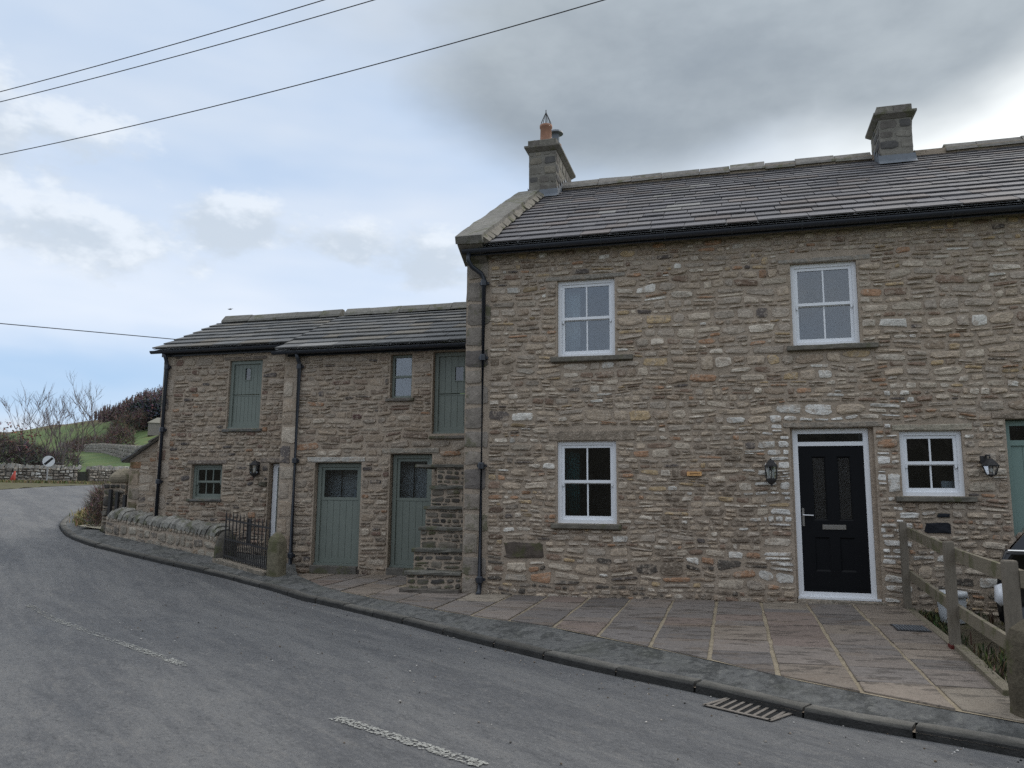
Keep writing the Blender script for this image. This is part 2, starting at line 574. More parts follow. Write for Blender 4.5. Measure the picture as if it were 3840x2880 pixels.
def terrain(x, y):
    h = rise(x, y) - 0.07
    w = far_w(x, y)
    t = min(max(w / 10, 0), 1)
    t = t * t * (3 - 2 * t)
    if t > 0:
        q = (.0955 * x + .2107 * y) / .0815
        q = min(q, 335) + max(0, q - 335) * .05
        hf = 2.3 + .061 * (q - 52) + .066 * max(0, q - 200)
        hf += 1.4 * nz(x * .025, y * .025) * min(1, max(0, w - 90) / 90) + .15 * nz(x * .1, y * .1, 5) * min(1, w / 20)
        h = h + (max(hf, h - 3) - h) * t
    return h


KERB = [(8, 2.6), (5, 4.15), (3, 5.25), (1.73, 5.96), (.59, 6.45), (-.21, 7.0), (-1.09, 7.5), (-1.97, 8.08), (-3.03, 8.83),
        (-4.05, 9.6), (-5.98, 10.95), (-7.24, 11.7), (-8.52, 12.27), (-9.98, 12.72), (-12.0, 13.4), (-13.06, 13.8), (-14.2, 14.45),
        (-15.1, 15.15), (-16.05, 16.0), (-16.85, 16.9), (-17.7, 17.95), (-19.07, 19.9), (-21.2, 22.7), (-23.5, 26.5), (-24.6, 31),
        (-24.5, 38), (-22, 50)]
INNER = [(8.4, 3.5), (5.4, 5.0), (3.3, 5.8), (1.8, 6.3), (.55, 7.1), (-.18, 7.73), (-.87, 8.26), (-1.7, 9.0), (-3.1, 9.62),
         (-4.38, 10.4), (-6.2, 11.65), (-7.5, 12.65), (-8.3, 12.85), (-9.5, 13.35), (-11.97, 14.1), (-12.7, 14.35), (-13.6, 14.75),
         (-14.5, 15.6), (-15.3, 16.5), (-16.1, 17.4), (-16.9, 18.4), (-18.2, 20.3), (-20.2, 23.2), (-22.5, 26.9), (-23.6, 31.2),
         (-23.5, 38), (-21, 50)]
OUTER = [(8, -8), (5, -6.5), (3, -5.5), (1.5, -4.5), (0, -3.5), (-1, -2.8), (-2, -2), (-3, -1.2), (-4.5, 0), (-6, 1), (-8.5, 2.8),
         (-10, 4), (-12, 5.5), (-14, 7), (-17, 9.5), (-19, 11.3), (-21, 13.2), (-22.5, 14.8), (-24, 16.6), (-25.2, 18.3), (-26.3, 20),
         (-27.8, 23), (-29, 26), (-30.6, 30), (-31.3, 34), (-31, 40), (-28, 52)]


def smooth_line(pts, per=8):
    """Catmull-Rom resampling, 'per' points for each span"""
    P = [Vector((*p, 0)) for p in pts]
    out = []
    for i in range(len(P) - 1):
        p0, p1, p2, p3 = P[max(i - 1, 0)], P[i], P[i + 1], P[min(i + 2, len(P) - 1)]
        for k in range(per):
            t = k / per
            q = 0.5 * (2 * p1 + (p2 - p0) * t + (2 * p0 - 5 * p1 + 4 * p2 - p3) * t * t + (3 * p1 - p0 - 3 * p2 + p3) * t ** 3)
            out.append((q.x, q.y))
    out.append(pts[-1])
    return out


def strip(name, la, lb, za, zb, n, mat, bumpy=0.0, kind='structure', par=None):
    vs, fs = [], []
    for i in range(len(la)):
        for k in range(n + 1):
            t = k / n
            x = la[i][0] * (1 - t) + lb[i][0] * t
            y = la[i][1] * (1 - t) + lb[i][1] * t
            z = za(*la[i]) * (1 - t) + zb(*lb[i]) * t
            if n > 2:
                z = za(x, y) * (1 - t) + zb(x, y) * t
            z += bumpy * nz(x * 1.7, y * 1.7)
            vs.append((x, y, z))
    m = n + 1
    for i in range(len(la) - 1):
        for k in range(n):
            fs.append((i * m + k, i * m + k + 1, (i + 1) * m + k + 1, (i + 1) * m + k))
    mb = MB()
    mb.add(vs, fs)
    return mb.build(name, mat, par, True, kind, base=False)


kerb_s = smooth_line(KERB)
inner_s = smooth_line(INNER)
outer_s = smooth_line(OUTER)


def offset_line(line, d):
    out = []
    for i, p in enumerate(line):
        a, b = line[max(i - 1, 0)], line[min(i + 1, len(line) - 1)]
        t = Vector((b[0] - a[0], b[1] - a[1])).normalized()
        out.append((p[0] + t.y * d, p[1] - t.x * d))
    return out


def build_ground():
    xs = list(np.arange(-520, -80, 14)) + list(np.arange(-80, 20, 2.0)) + list(np.arange(20, 300, 20))
    ys = list(np.arange(-120, -10, 15)) + list(np.arange(-10, 90, 2.0)) + list(np.arange(90, 700, 12))
    vs = [(x, y, terrain(x, y)) for y in ys for x in xs]
    w = len(xs)
    fs = [(j * w + i, j * w + i + 1, (j + 1) * w + i + 1, (j + 1) * w + i) for j in range(len(ys) - 1) for i in range(w - 1)]
    tag(MB().add(vs, fs).build('ground', 'field', None, True, base=False), kind='structure')
    road = strip('road', kerb_s, outer_s, lambda x, y: rise(x, y), lambda x, y: rise(x, y) + .02, 14, 'asphalt', 0.004)
    inner_k = offset_line(kerb_s, 0.135)
    strip('footpath', inner_k, inner_s, lambda x, y: rise(x, y) + .074, lambda x, y: rise(x, y) + .143, 5, 'path_tarmac', 0.012)
    verge_s = []
    for i, p in enumerate(outer_s):
        a, b = outer_s[max(i - 1, 0)], outer_s[min(i + 1, len(outer_s) - 1)]
        t = Vector((b[0] - a[0], b[1] - a[1])).normalized()
        verge_s.append((p[0] - t.y * 11, p[1] + t.x * 11))
    strip('verge', outer_s, verge_s, lambda x, y: rise(x, y) + .03, lambda x, y: max(terrain(x, y), rise(x, y)) + .05, 6, 'verge_soil', 0.04)
    return road


road = build_ground()


def build_kerb():
    base = strip('kerb', offset_line(kerb_s, 0.01), offset_line(kerb_s, 0.15), lambda x, y: rise(x, y) + .04, lambda x, y: rise(x, y) + .04, 1, 'mortar')
    rng = random.Random(5)
    # walk the line in stones of about 0.9 m
    line = kerb_s
    acc = [0]
    for i in range(1, len(line)):
        acc.append(acc[-1] + math.dist(line[i], line[i - 1]))

    def at(s):
        i = int(np.searchsorted(acc, s)) - 1
        i = min(max(i, 0), len(line) - 2)
        t = (s - acc[i]) / (acc[i + 1] - acc[i])
        a, b = line[i], line[i + 1]
        p = Vector((a[0] + (b[0] - a[0]) * t, a[1] + (b[1] - a[1]) * t))
        d = Vector((b[0] - a[0], b[1] - a[1])).normalized()
        return p, Vector((d.y, -d.x))
    s = 1.0
    while s < acc[-1] - 18:
        L = rng.uniform(.75, 1.05)
        g = .011
        n = 4
        vs = []
        dz = rng.uniform(-.006, .006)
        do = rng.uniform(-.008, .008)
        w = .14
        for k in range(n + 1):
            p, nn = at(s + g + (L - 2 * g) * k / n)
            for off, z in ((0.0, -.05), (0.0 + .006, .055), (.026, .075), (w, .080), (w, -.05)):
                q = p + nn * (off + do)
                e = .004 * rng.uniform(-1, 1)
                vs.append((q.x, q.y, rise(q.x, q.y) + z + dz + e))
        fs = []
        cs = []
        for k in range(n):
            for j in range(4):
                a = k * 5 + j
                fs.append((a, a + 5, a + 6, a + 1))
        fs += [(0, 1, 2, 3, 4), tuple(n * 5 + j for j in (4, 3, 2, 1, 0))]
        c = rng.uniform(.095, .165)
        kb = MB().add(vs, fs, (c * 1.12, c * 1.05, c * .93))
        for q in range(0, len(vs), 5):          # road face darker than the top, upper edge in between
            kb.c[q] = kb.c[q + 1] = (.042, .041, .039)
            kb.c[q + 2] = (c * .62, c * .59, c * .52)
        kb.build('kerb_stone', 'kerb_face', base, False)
        s += L


build_kerb()


def build_markings():
    # broken centre line, worn
    rng = random.Random(3)
    for a, b in (((-1.50, 4.79), (-2.85, 5.47)), ((-5.02, 6.64), (-6.50, 7.44)), ((-6.50, 7.44), (-9.55, 9.10))):
        a, b = Vector(a), Vector(b)
        d = (b - a).normalized()
        n = Vector((-d.y, d.x))
        L = (b - a).length
        mb = MB()
        # each dash is worn: many small patches of surviving paint
        w = .052
        wear = .60 if b.x > -6 else .46 if b.x > -7 else .26
        k = int(L * w * 2 / .00022)
        for i in range(k):
            u, v = rng.uniform(0, L), rng.uniform(-w, w)
            p = a + d * u + n * v
            if nz(p.x * 6, p.y * 6, 2) * .5 + .5 > wear + .12 and rng.random() > .30:
                continue
            r = rng.uniform(.003, .010)
            m = 5
            t0 = rng.random() * 6
            vs = [(p.x + r * 1.5 * math.cos(t0 + 6.283 * q / m), p.y + r * math.sin(t0 + 6.283 * q / m), rise(p.x, p.y) + .0135 + rng.uniform(0, .0015)) for q in range(m)]
            mb.poly(vs)
        mb.build('road_marking', 'road_paint', road, False, base=False)


build_markings()

# ------------------------------------------------------------------ masonry
BUFF = [((.455, .365, .275), 28), ((.405, .342, .278), 28), ((.50, .422, .333), 18), ((.58, .508, .42), 10), ((.335, .257, .19), 12),
        ((.255, .177, .13), 8), ((.42, .25, .155), 5), ((.49, .362, .215), 5), ((.13, .11, .10), 2), ((.68, .64, .575), 3)]
BARN = [((.35, .275, .205), 28), ((.32, .267, .215), 28), ((.39, .322, .25), 16), ((.25, .19, .145), 14), ((.47, .40, .32), 9),
        ((.185, .12, .093), 8), ((.33, .19, .115), 3), ((.11, .095, .09), 5)]
DARK = [((.14, .125, .105), 30), ((.10, .09, .08), 25), ((.19, .165, .135), 20), ((.07, .065, .06), 15), ((.24, .205, .165), 10)]
HILLSTONE = [((.17, .16, .15), 30), ((.13, .125, .12), 30), ((.22, .205, .19), 20), ((.30, .285, .26), 8)]
FIELDSTONE = [((.30, .275, .24), 25), ((.40, .385, .35), 20), ((.22, .20, .175), 25), ((.16, .145, .13), 20), ((.52, .51, .48), 10)]


def pick(rng, pal):
    t = rng.uniform(0, sum(w for _, w in pal))
    for c, w in pal:
        t -= w
        if t <= 0:
            break
    k = rng.uniform(.86, 1.14)
    return tuple(v * k for v in c)


def stone_piece(cell, frame, rng, p, col, n=12, gap=.008, expo=None, bury=.012):
    """one stone with an uneven outline and a bulging face. cell: 4 corners (a,b); frame: O, A, B, Nrm"""
    O, A, B, Nr = frame
    (a0, b0), (a1, b1), (a2, b2), (a3, b3) = cell            # bottom left, bottom right, top right, top left
    e = expo or rng.uniform(2.6, 7.0)
    w = (a1 - a0 + a2 - a3) / 2
    h = (b3 - b0 + b2 - b1) / 2
    gu, gv = min(.35, 2 * gap / max(w, .01)), min(.35, 2 * gap / max(h, .01))
    ring = []
    ph = rng.random() * .5
    for k in range(n):
        t = 2 * math.pi * (k + ph) / n
        cs, sn = math.cos(t), math.sin(t)
        u = math.copysign(abs(cs) ** (2 / e), cs) * (1 - gu) * rng.uniform(.84, 1.04)
        v = math.copysign(abs(sn) ** (2 / e), sn) * (1 - gv) * rng.uniform(.78, 1.05)
        ring.append((u, v))
    sk = rng.uniform(-.12, .12)

    def P(u, v, d):
        s, t = (u + 1) / 2, (v + 1) / 2
        a = (a0 * (1 - s) + a1 * s) * (1 - t) + (a3 * (1 - s) + a2 * s) * t
        b = (b0 * (1 - s) + b1 * s) * (1 - t) + (b3 * (1 - s) + b2 * s) * t
        return O + A * a + B * b + Nr * d
    so = rng.random() * 50

    def dep(u, v, lo, hi):
        return p * (lo + (hi - lo) * (.5 + .9 * nz(u * 1.3 + so, v * 1.1, so * .7)))
    vs = [P(u, v, -bury) for u, v in ring]
    vs += [P(u * .945, v * .90, dep(u, v, .35, 1.0) * rng.uniform(.85, 1.15)) for u, v in ring]
    vs += [P(u * .62 + sk * .5, v * .58, dep(u * .6, v * .6, .6, 1.4)) for u, v in ring]
    vs.append(P(sk * .5, 0, dep(0, 0, .6, 1.4)))
    fs = []
    for r in range(2):
        for k in range(n):
            k2 = (k + 1) % n
            fs.append((r * n + k, r * n + k2, (r + 1) * n + k2, (r + 1) * n + k))
    c = len(vs) - 1
    for k in range(n):
        fs.append((2 * n + k, 2 * n + (k + 1) % n, c))
    return vs, fs, col, w * h, O + A * ((a0 + a1) / 2) + B * ((b0 + b3) / 2)


def rubble(frame, W, H, seed, pal=BUFF, hr=(.065, .15), ar=(1.1, 3.6), wmax=.55, openings=(), p=(.008, .026), gap=(.006, .014),
           recolor=None, base=None, top=None, n=12, wob=.5, split=.33, skip=0.0):
    """random rubble laid in wavering courses; returns stone pieces. openings: (a0,a1,b0,b1)"""
    rng = random.Random(seed)
    pieces = []
    b = 0.0
    row = 0
    hs = []
    while b < H - .03:
        h = rng.uniform(*hr) if rng.random() > .09 else rng.uniform(hr[1], hr[1] * 1.4)
        h = min(h, H - b)
        if H - b - h < hr[0] * .6:
            h = H - b
        hs.append((b, h))
        b += h

    def edge(i, a):                      # wavering bed joint below course i
        if i <= 0:
            return 0.0
        if i >= len(hs):
            return H
        lim = wob * min(hs[i][1], hs[i - 1][1])
        return hs[i][0] + lim * 1.6 * nz(a * 1.9 + seed * 3.1, i * 7.7, seed)
    for i, (b0, h) in enumerate(hs):
        spans = [(0.0, W)]
        for (p0, p1, q0, q1) in openings:
            if b0 + h * .7 > q0 and b0 + h * .3 < q1:
                ns = []
                for s0, s1 in spans:
                    if p1 <= s0 or p0 >= s1:
                        ns.append((s0, s1))
                    else:
                        if p0 - s0 > .05:
                            ns.append((s0, p0))
                        if s1 - p1 > .05:
                            ns.append((p1, s1))
                spans = ns
        for s0, s1 in spans:
            a = s0
            while a < s1 - .02:
                w = min(h * rng.uniform(*ar), wmax)
                if s1 - a - w < .09:
                    w = s1 - a
                    if w > wmax * 1.2:
                        w /= 2
                x0, x1 = a, a + w
                a += w
                if skip and rng.random() < skip:
                    continue
                t0 = rng.uniform(-.012, .012)
                cells = []
                bl, br = edge(i, x0), edge(i, x1)
                tl, tr = edge(i + 1, x0), edge(i + 1, x1)
                if base:
                    bl, br = max(bl, base(x0)), max(br, base(x1))
                if top:
                    tl, tr = min(tl, top(x0)), min(tr, top(x1))
                if tl - bl < .03 or tr - br < .03:
                    continue
                # keep clear of openings that cut into this course
                for (p0, p1, q0, q1) in openings:
                    if x1 > p0 + .01 and x0 < p1 - .01:
                        if q0 > (bl + tl) / 2:
                            tl, tr = min(tl, q0), min(tr, q0)
                        else:
                            bl, br = max(bl, q1), max(br, q1)
                if tl - bl < .025 or tr - br < .025:
                    continue
                if h > hr[0] * 1.5 and rng.random() < split:
                    f = rng.uniform(.35, .65)
                    ml, mr = bl + (tl - bl) * f, br + (tr - br) * (f + rng.uniform(-.1, .1))
                    if rng.random() < .5 and w > .18:
                        xm = x0 + w * rng.uniform(.35, .65)
                        mm = (ml + mr) / 2
                        cells += [((x0, bl), (xm, (bl + br) / 2), (xm, mm), (x0, ml)), ((xm, (bl + br) / 2), (x1, br), (x1, mr), (xm, mm)), ((x0, ml), (x1, mr), (x1, tr), (x0, tl))]
                    else:
                        cells += [((x0, bl), (x1, br), (x1, mr), (x0, ml)), ((x0, ml), (x1, mr), (x1, tr), (x0, tl))]
                else:
                    cells.append(((x0 + t0, bl), (x1, br), (x1, tr), (x0 - t0, tl)))
                for cl in cells:
                    col = pick(rng, pal)
                    cx, cb = (cl[0][0] + cl[2][0]) / 2, (cl[0][1] + cl[2][1]) / 2
                    if recolor:
                        col = recolor(cx, cb, col, rng)
                    pieces.append(stone_piece(cl, frame, rng, rng.uniform(*p), col, n, rng.uniform(*gap)))
    return pieces


def emit(pieces, parent, name, limit=300, mat='stone', stuffname=None, view=True):
    """the stones that show largest become objects of their own, the rest one part"""
    eye = Vector((0, 0, CZ))
    order = sorted(pieces, key=lambda q: -q[3] / max((q[4] - eye).length_squared, 1)) if view else pieces
    for q in order[:limit]:
        MB().add(q[0], q[1], q[2]).build(name, mat, parent)
    rest = order[limit:]
    if rest:
        mb = MB()
        for q in rest:
            mb.add(q[0], q[1], q[2])
        mb.build(stuffname or 'small_' + name + 's', mat, parent, kind='stuff', base=False)


X, Y, Z = Vector((1, 0, 0)), Vector((0, 1, 0)), Vector((0, 0, 1))


def front_wall(mb, x0, x1, z0, z1, y, openings, depth=.22):
    """front face of a wall with reveals round its openings"""
    xs = sorted({x0, x1, *[o[0] for o in openings], *[o[1] for o in openings]})
    zs = sorted({z0, z1, *[o[2] for o in openings], *[o[3] for o in openings]})
    for i in range(len(xs) - 1):
        for j in range(len(zs) - 1):
            cx, cz = (xs[i] + xs[i + 1]) / 2, (zs[j] + zs[j + 1]) / 2
            if any(o[0] < cx < o[1] and o[2] < cz < o[3] for o in openings):
                continue
            mb.poly([(xs[i], y, zs[j]), (xs[i + 1], y, zs[j]), (xs[i + 1], y, zs[j + 1]), (xs[i], y, zs[j + 1])])
    for a, b, c, d in openings:
        e = y + depth
        mb.poly([(a, y, c), (a, e, c), (a, e, d), (a, y, d)])
        mb.poly([(b, y, c), (b, y, d), (b, e, d), (b, e, c)])
        mb.poly([(a, y, d), (a, e, d), (b, e, d), (b, y, d)])
        mb.poly([(a, y, c), (b, y, c), (b, e, c), (a, e, c)])


def slab_stone(mb, x0, x1, y0, y1, z0, z1, rng, col, j=.006, nx=5):
    """a rough dressed block: a box with uneven arrises"""
    vs, fs = [], []
    for i in range(nx + 1):
        x = x0 + (x1 - x0) * i / nx
        b = min(.012, (z1 - z0) * .2)
        for yy, zz in ((y0, z0 + b), (y0, z1 - b), (y0 + b, z1), (y1, z1), (y1, z0), (y0 + b, z0)):
            vs.append((x + rng.uniform(-j, j) * (0 < i < nx), yy + rng.uniform(-j, j), zz + rng.uniform(-j, j) * .8))
    for i in range(nx):
        for k in range(6):
            a, c = i * 6 + k, i * 6 + (k + 1) % 6
            fs.append((a, a + 6, c + 6, c))
    fs.append(tuple(range(6)))
    fs.append(tuple(nx * 6 + k for k in range(5, -1, -1)))
    mb.add(vs, fs, col)
    return mb


def quoins(parent, frame, H, rng, widths=(.30, .46), hr=(.24, .42), pal=None, mat='dark_stone', p=.018):
    b = 0.0
    k = 0
    pal = pal or [((.285, .245, .205), 30), ((.235, .205, .175), 28), ((.33, .285, .235), 20), ((.165, .145, .13), 8)]
    while b < H - .05:
        h = rng.uniform(*hr)
        if H - b - h < .15:
            h = H - b
        w = widths[k % 2] * rng.uniform(.9, 1.1)
        q = stone_piece(((0, b), (w, b), (w, b + h), (0, b + h)), frame, rng, p, pick(rng, pal), 16, .007, 9, .02)
        MB().add(q[0], q[1], q[2]).build('quoin', mat, parent)
        b += h
        k += 1


def slates(parent, frame, W, L, seed, gauge=(.40, .26), wr=(.28, .62), thick=.026, left=None, pal=None, limit=300, right=None):
    """courses of stone slates laid up a roof plane; frame: O at the eave, A along, B up the slope, N out"""
    O, A, B, Nr = frame
    rng = random.Random(seed)
    pal = pal or [((.130, .124, .128), 34), ((.118, .113, .119), 28), ((.142, .132, .131), 20), ((.146, .126, .119), 12), ((.19, .182, .172), 3)]
    items = []
    r = 0.0
    row = 0
    while r < L - .05:
        g = gauge[0] + (gauge[1] - gauge[0]) * r / L
        if r + g > L - .04:
            g = L - r
        a = -rng.uniform(0, .3) if left is None else left(r)
        end = W if right is None else right(r)
        while a < end:
            w = rng.uniform(*wr) * (1.15 - .3 * r / L)
            x0, x1 = max(a, 0 if left is None else left(r)), min(a + w, end)
            if end - x1 < .12:
                x1 = end
            a += w
            if x1 - x0 < .08:
                continue
            gp = .006
            th = thick * rng.uniform(.75, 1.3)
            up = min(r + g + .07, L)
            lowj = rng.uniform(-.010, .007)
            sag = .010 * nz(x0 * .5, r * 1.3, seed)
            vs = []
            for (aa, rr, d) in ((x0 + gp, r + lowj, .028 + th), (x1 - gp, r + lowj + rng.uniform(-.006, .006), .028 + th * rng.uniform(.9, 1.1)),
                                (x1 - gp, up, .012), (x0 + gp, up, .012)):
                vs.append(O + A * (aa + rng.uniform(-.004, .004)) + B * rr + Nr * (d + sag))
            for (aa, rr, d) in ((x0 + gp, r + lowj, .022), (x1 - gp, r + lowj, .022), (x1 - gp, up, 0.0), (x0 + gp, up, 0.0)):
                vs.append(O + A * aa + B * rr + Nr * (d + sag))
            fs = [(0, 1, 2, 3), (4, 5, 1, 0), (5, 6, 2, 1), (7, 4, 0, 3), (6, 7, 3, 2)]
            c = pick(rng, pal)
            items.append((vs, fs, c, (x1 - x0) * g, O + A * ((x0 + x1) / 2) + B * r))
            if x1 == end:
                break
        r += g
        row += 1
    emit(items, parent, 'slate', limit, 'slate', 'upper_slates')


# ------------------------------------------------------------------ joinery
def sash_window(parent, x0, x1, z0, z1, y, paint='white_paint', cols=2, label=None, fr=.055, room=True):
    """box frame with an upper sash in front of a lower one, a glazing bar in each"""
    mb = MB()
    f = fr
    mb.box(x0, x0 + f, y, y + .09, z0, z1).box(x1 - f, x1, y, y + .09, z0, z1)
    mb.box(x0 + f, x1 - f, y, y + .09, z1 - f, z1).box(x0 + f - .002, x1 - f + .002, y - .004, y + .09, z0, z0 + f * .9)
    w = mb.build('window', paint, parent)
    if label:
        w['label'] = label
    zm = (z0 + z1) / 2 + .005
    s = .042
    ix0, ix1 = x0 + f + .001, x1 - f - .001
    for nm, za, zb, yy in (('upper_sash', zm - .018, z1 - f - .001, y + .018), ('lower_sash', z0 + f * .9 + .001, zm + .012, y + .052)):
        m = MB()
        lo = s * (1.0 if nm == 'upper_sash' else 1.35)
        hi = s
        m.box(ix0, ix0 + s, yy, yy + .032, za, zb).box(ix1 - s, ix1, yy, yy + .032, za, zb)
        m.box(ix0 + s, ix1 - s, yy, yy + .032, za, za + lo).box(ix0 + s, ix1 - s, yy, yy + .032, zb - hi, zb)
        if nm == 'upper_sash':            # sash horns
            for hx in (ix0, ix1 - s):
                m.prism([(hx, za), (hx + s, za), (hx + s * .75, za - .05), (hx + s * .25, za - .05)], yy + .002, yy + .028)
        m.build(nm, paint, w)
        px0, px1 = ix0 + s, ix1 - s
        pz0, pz1 = za + lo, zb - hi
        bw = .011
        for k in range(1, cols):
            bx = px0 + (px1 - px0) * k / cols
            MB().box(bx - bw, bx + bw, yy + .004, yy + .028, pz0, pz1).build('glazing_bar', paint, w)
        for k in range(cols):
            a = px0 + (px1 - px0) * k / cols + (bw if k else 0)
            b = px0 + (px1 - px0) * (k + 1) / cols - (bw if k < cols - 1 else 0)
            MB().box(a, b, yy + .014, yy + .018, pz0, pz1).build('pane', 'window_glass', w)
    if paint == 'white_paint':
        for k in (.32, .70):
            cx = x0 + (x1 - x0) * k
            MB().box(cx - .025, cx + .025, y + .05, y + .075, zm + .013, zm + .03).build('sash_catch', 'white_plastic', w)
    if room:
        room_box(w, x0 + .01, x1 - .01, z0 + .01, z1 - .01, y + .10, 1.6)
    return w


def room_box(parent, x0, x1, z0, z1, y, d, mat='dark_room'):
    e = .5
    m = MB()
    a, b, c, f = x0 - e, x1 + e, z0 - .25, z1 + .25
    m.poly([(a, y + d, c), (b, y + d, c), (b, y + d, f), (a, y + d, f)])
    m.poly([(a, y, c), (a, y + d, c), (a, y + d, f), (a, y, f)]).poly([(b, y, c), (b, y, f), (b, y + d, f), (b, y + d, c)])
    m.poly([(a, y, c), (b, y, c), (b, y + d, c), (a, y + d, c)]).poly([(a, y, f), (a, y + d, f), (b, y + d, f), (b, y, f)])
    # inner side of the wall round the opening
    for q in (((a, c), (x0, f)), ((x1, c), (b, f)), ((x0, c), (x1, z0)), ((x0, z1), (x1, f))):
        (p0, q0), (p1, q1) = q
        m.poly([(p0, y, q0), (p1, y, q0), (p1, y, q1), (p0, y, q1)])
    m.build('room', mat, parent)


def board_door(parent, x0, x1, z0, z1, y, glazed=None, boards=5, split=None, peep=None, label=None, paint='green_paint'):
    """ledged and boarded door; glazed = z of the mid rail, split = z of the stable-door gap, peep = small light (x0,x1,z0,z1)"""
    f = .07
    m = MB()
    m.box(x0, x0 + f, y, y + .10, z0, z1).box(x1 - f, x1, y, y + .10, z0, z1).box(x0 + f, x1 - f, y, y + .10, z1 - f, z1)
    m.box(x0 - .012, x1 + .012, y - .03, y + .10, z0 - .045, z0)
    d = m.build('door', paint, parent)
    if label:
        d['label'] = label
    a, b = x0 + f, x1 - f
    ztop = z1 - f
    zb = glazed if glazed else ztop
    holes = []
    n = boards
    yy = y + .035
    segs = [(z0 + .002, zb)] if not split else [(z0 + .002, split - .008), (split + .008, zb)]
    for s0, s1 in segs:
        for k in range(n):
            p, q = a + (b - a) * k / n + .003, a + (b - a) * (k + 1) / n - .003
            if peep and s1 > peep[2] and s0 < peep[3] and q > peep[0] and p < peep[1]:
                if peep[2] > s0:
                    MB().box(p, q, yy, yy + .04, s0, peep[2]).build('board', paint, d)
                if peep[3] < s1:
                    MB().box(p, q, yy, yy + .04, peep[3], s1).build('board', paint, d)
                if p < peep[0] - .01:
                    MB().box(p, peep[0], yy, yy + .04, peep[2], peep[3]).build('board', paint, d)
                if q > peep[1] + .01:
                    MB().box(peep[1], q, yy, yy + .04, peep[2], peep[3]).build('board', paint, d)
            else:
                MB().box(p, q, yy, yy + .04, s0, s1).build('board', paint, d)
        MB().box(a, b, yy + .03, yy + .05, s0, s1).build('backing', paint, d)
    MB().box(a, b, yy - .008, yy + .035, z0 + .003, z0 + .09).build('bottom_rail', paint, d)
    if split:
        MB().box(a, b, yy - .006, yy + .03, split - .03, split - .008).build('weather_bar', paint, d)
    if glazed:
        s = .055
        MB().box(a, b, yy - .008, yy + .04, glazed, glazed + s).build('mid_rail', paint, d)
        MB().box(a, a + s, yy - .004, yy + .04, glazed + s, ztop).box(b - s, b, yy - .004, yy + .04, glazed + s, ztop).box(a + s, b - s, yy - .004, yy + .04, ztop - s, ztop).build('glazing_frame', paint, d)
        MB().box(a + s, b - s, yy + .014, yy + .018, glazed + s, ztop - s).build('pane', 'window_glass', d)
        room_box(d, a, b, glazed, ztop, y + .11, .30, 'pale_room')
        xm = a + (b - a) * .33
        MB().box(xm - .010, xm + .010, y + .33, y + .35, glazed, ztop).build('blind_cord', 'dark_room', d)
    if peep:
        p0, p1, q0, q1 = peep
        s = .018
        MB().box(p0, p0 + s, yy - .012, yy + .04, q0, q1).box(p1 - s, p1, yy - .012, yy + .04, q0, q1).box(p0 + s, p1 - s, yy - .012, yy + .04, q0, q0 + s).box(p0 + s, p1 - s, yy - .012, yy + .04, q1 - s, q1).build('peep_frame', paint, d)
        MB().box(p0 + s, p1 - s, yy + .012, yy + .016, q0 + s, q1 - s).build('pane', 'smoked_glass', d)
        MB().box(p0 + s, p1 - s, yy + .020, yy + .028, q0 + s, q1 - s).build('recess_shade', 'rubber_and_shade', d)  # black plate painted as the unlit recess behind the pane
    return d


def gutter(parent, x0, x1, y, z, r=.055):
    """half-round black gutter with brackets"""
    m = MB()
    n = 8
    vs, fs = [], []
    for xx in (x0, x1):
        for rr in (r, r - .006):
            for k in range(n + 1):
                t = math.pi + math.pi * k / n
                vs.append((xx, y + rr * math.cos(t), z + rr * math.sin(t)))
    s = n + 1
    for k in range(n):
        fs.append((k, k + 1, 2 * s + k + 1, 2 * s + k))
        fs.append((s + k, 3 * s + k, 3 * s + k + 1, s + k + 1))
    fs += [(0, 2 * s, 3 * s, s), (n, s + n, 3 * s + n, 2 * s + n)]
    fs.append(tuple(range(s)))
    fs.append(tuple(2 * s + k for k in range(n, -1, -1)))
    m.add(vs, fs)
    g = m.build('gutter', 'black_plastic', parent)
    k = x0 + .3
    while k < x1:
        b = MB()
        b.tube([(k, y - r - .008, z + .012), (k, y - r * .8, z - r * .72), (k, y, z - r - .012), (k, y + r * .9, z - r * .55), (k, y + r + .015, z + .01)], .010, 4)
        b.build('gutter_bracket', 'black_plastic', g)
        k += .95
    return g


def downpipe(parent, pts, r=.036, collars=()):
    m = MB()
    m.tube(pts, r, 10)
    p = m.build('downpipe', 'black_plastic', parent, True)
    for (x, y, z) in collars:
        MB().lathe((x, y, z), [(r + .003, -.05), (r + .016, -.045), (r + .016, .03), (r + .009, .05)], 10).box(x - .075, x + .075, y + .012, y + .055, z - .02, z + .02).build('pipe_clip', 'black_plastic', p)
    return p

# ------------------------------------------------------------------ the house
YF = 11.6                      # front wall plane
HX0, HX1 = -4.02, 7.2
EAVE_Y, EAVE_Z, PITCH = 11.30, 5.53, .586
RIDGE_Y = 15.7
RIDGE_Z = EAVE_Z + PITCH * (RIDGE_Y - EAVE_Y)
BACK_Y = 2 * RIDGE_Y - YF


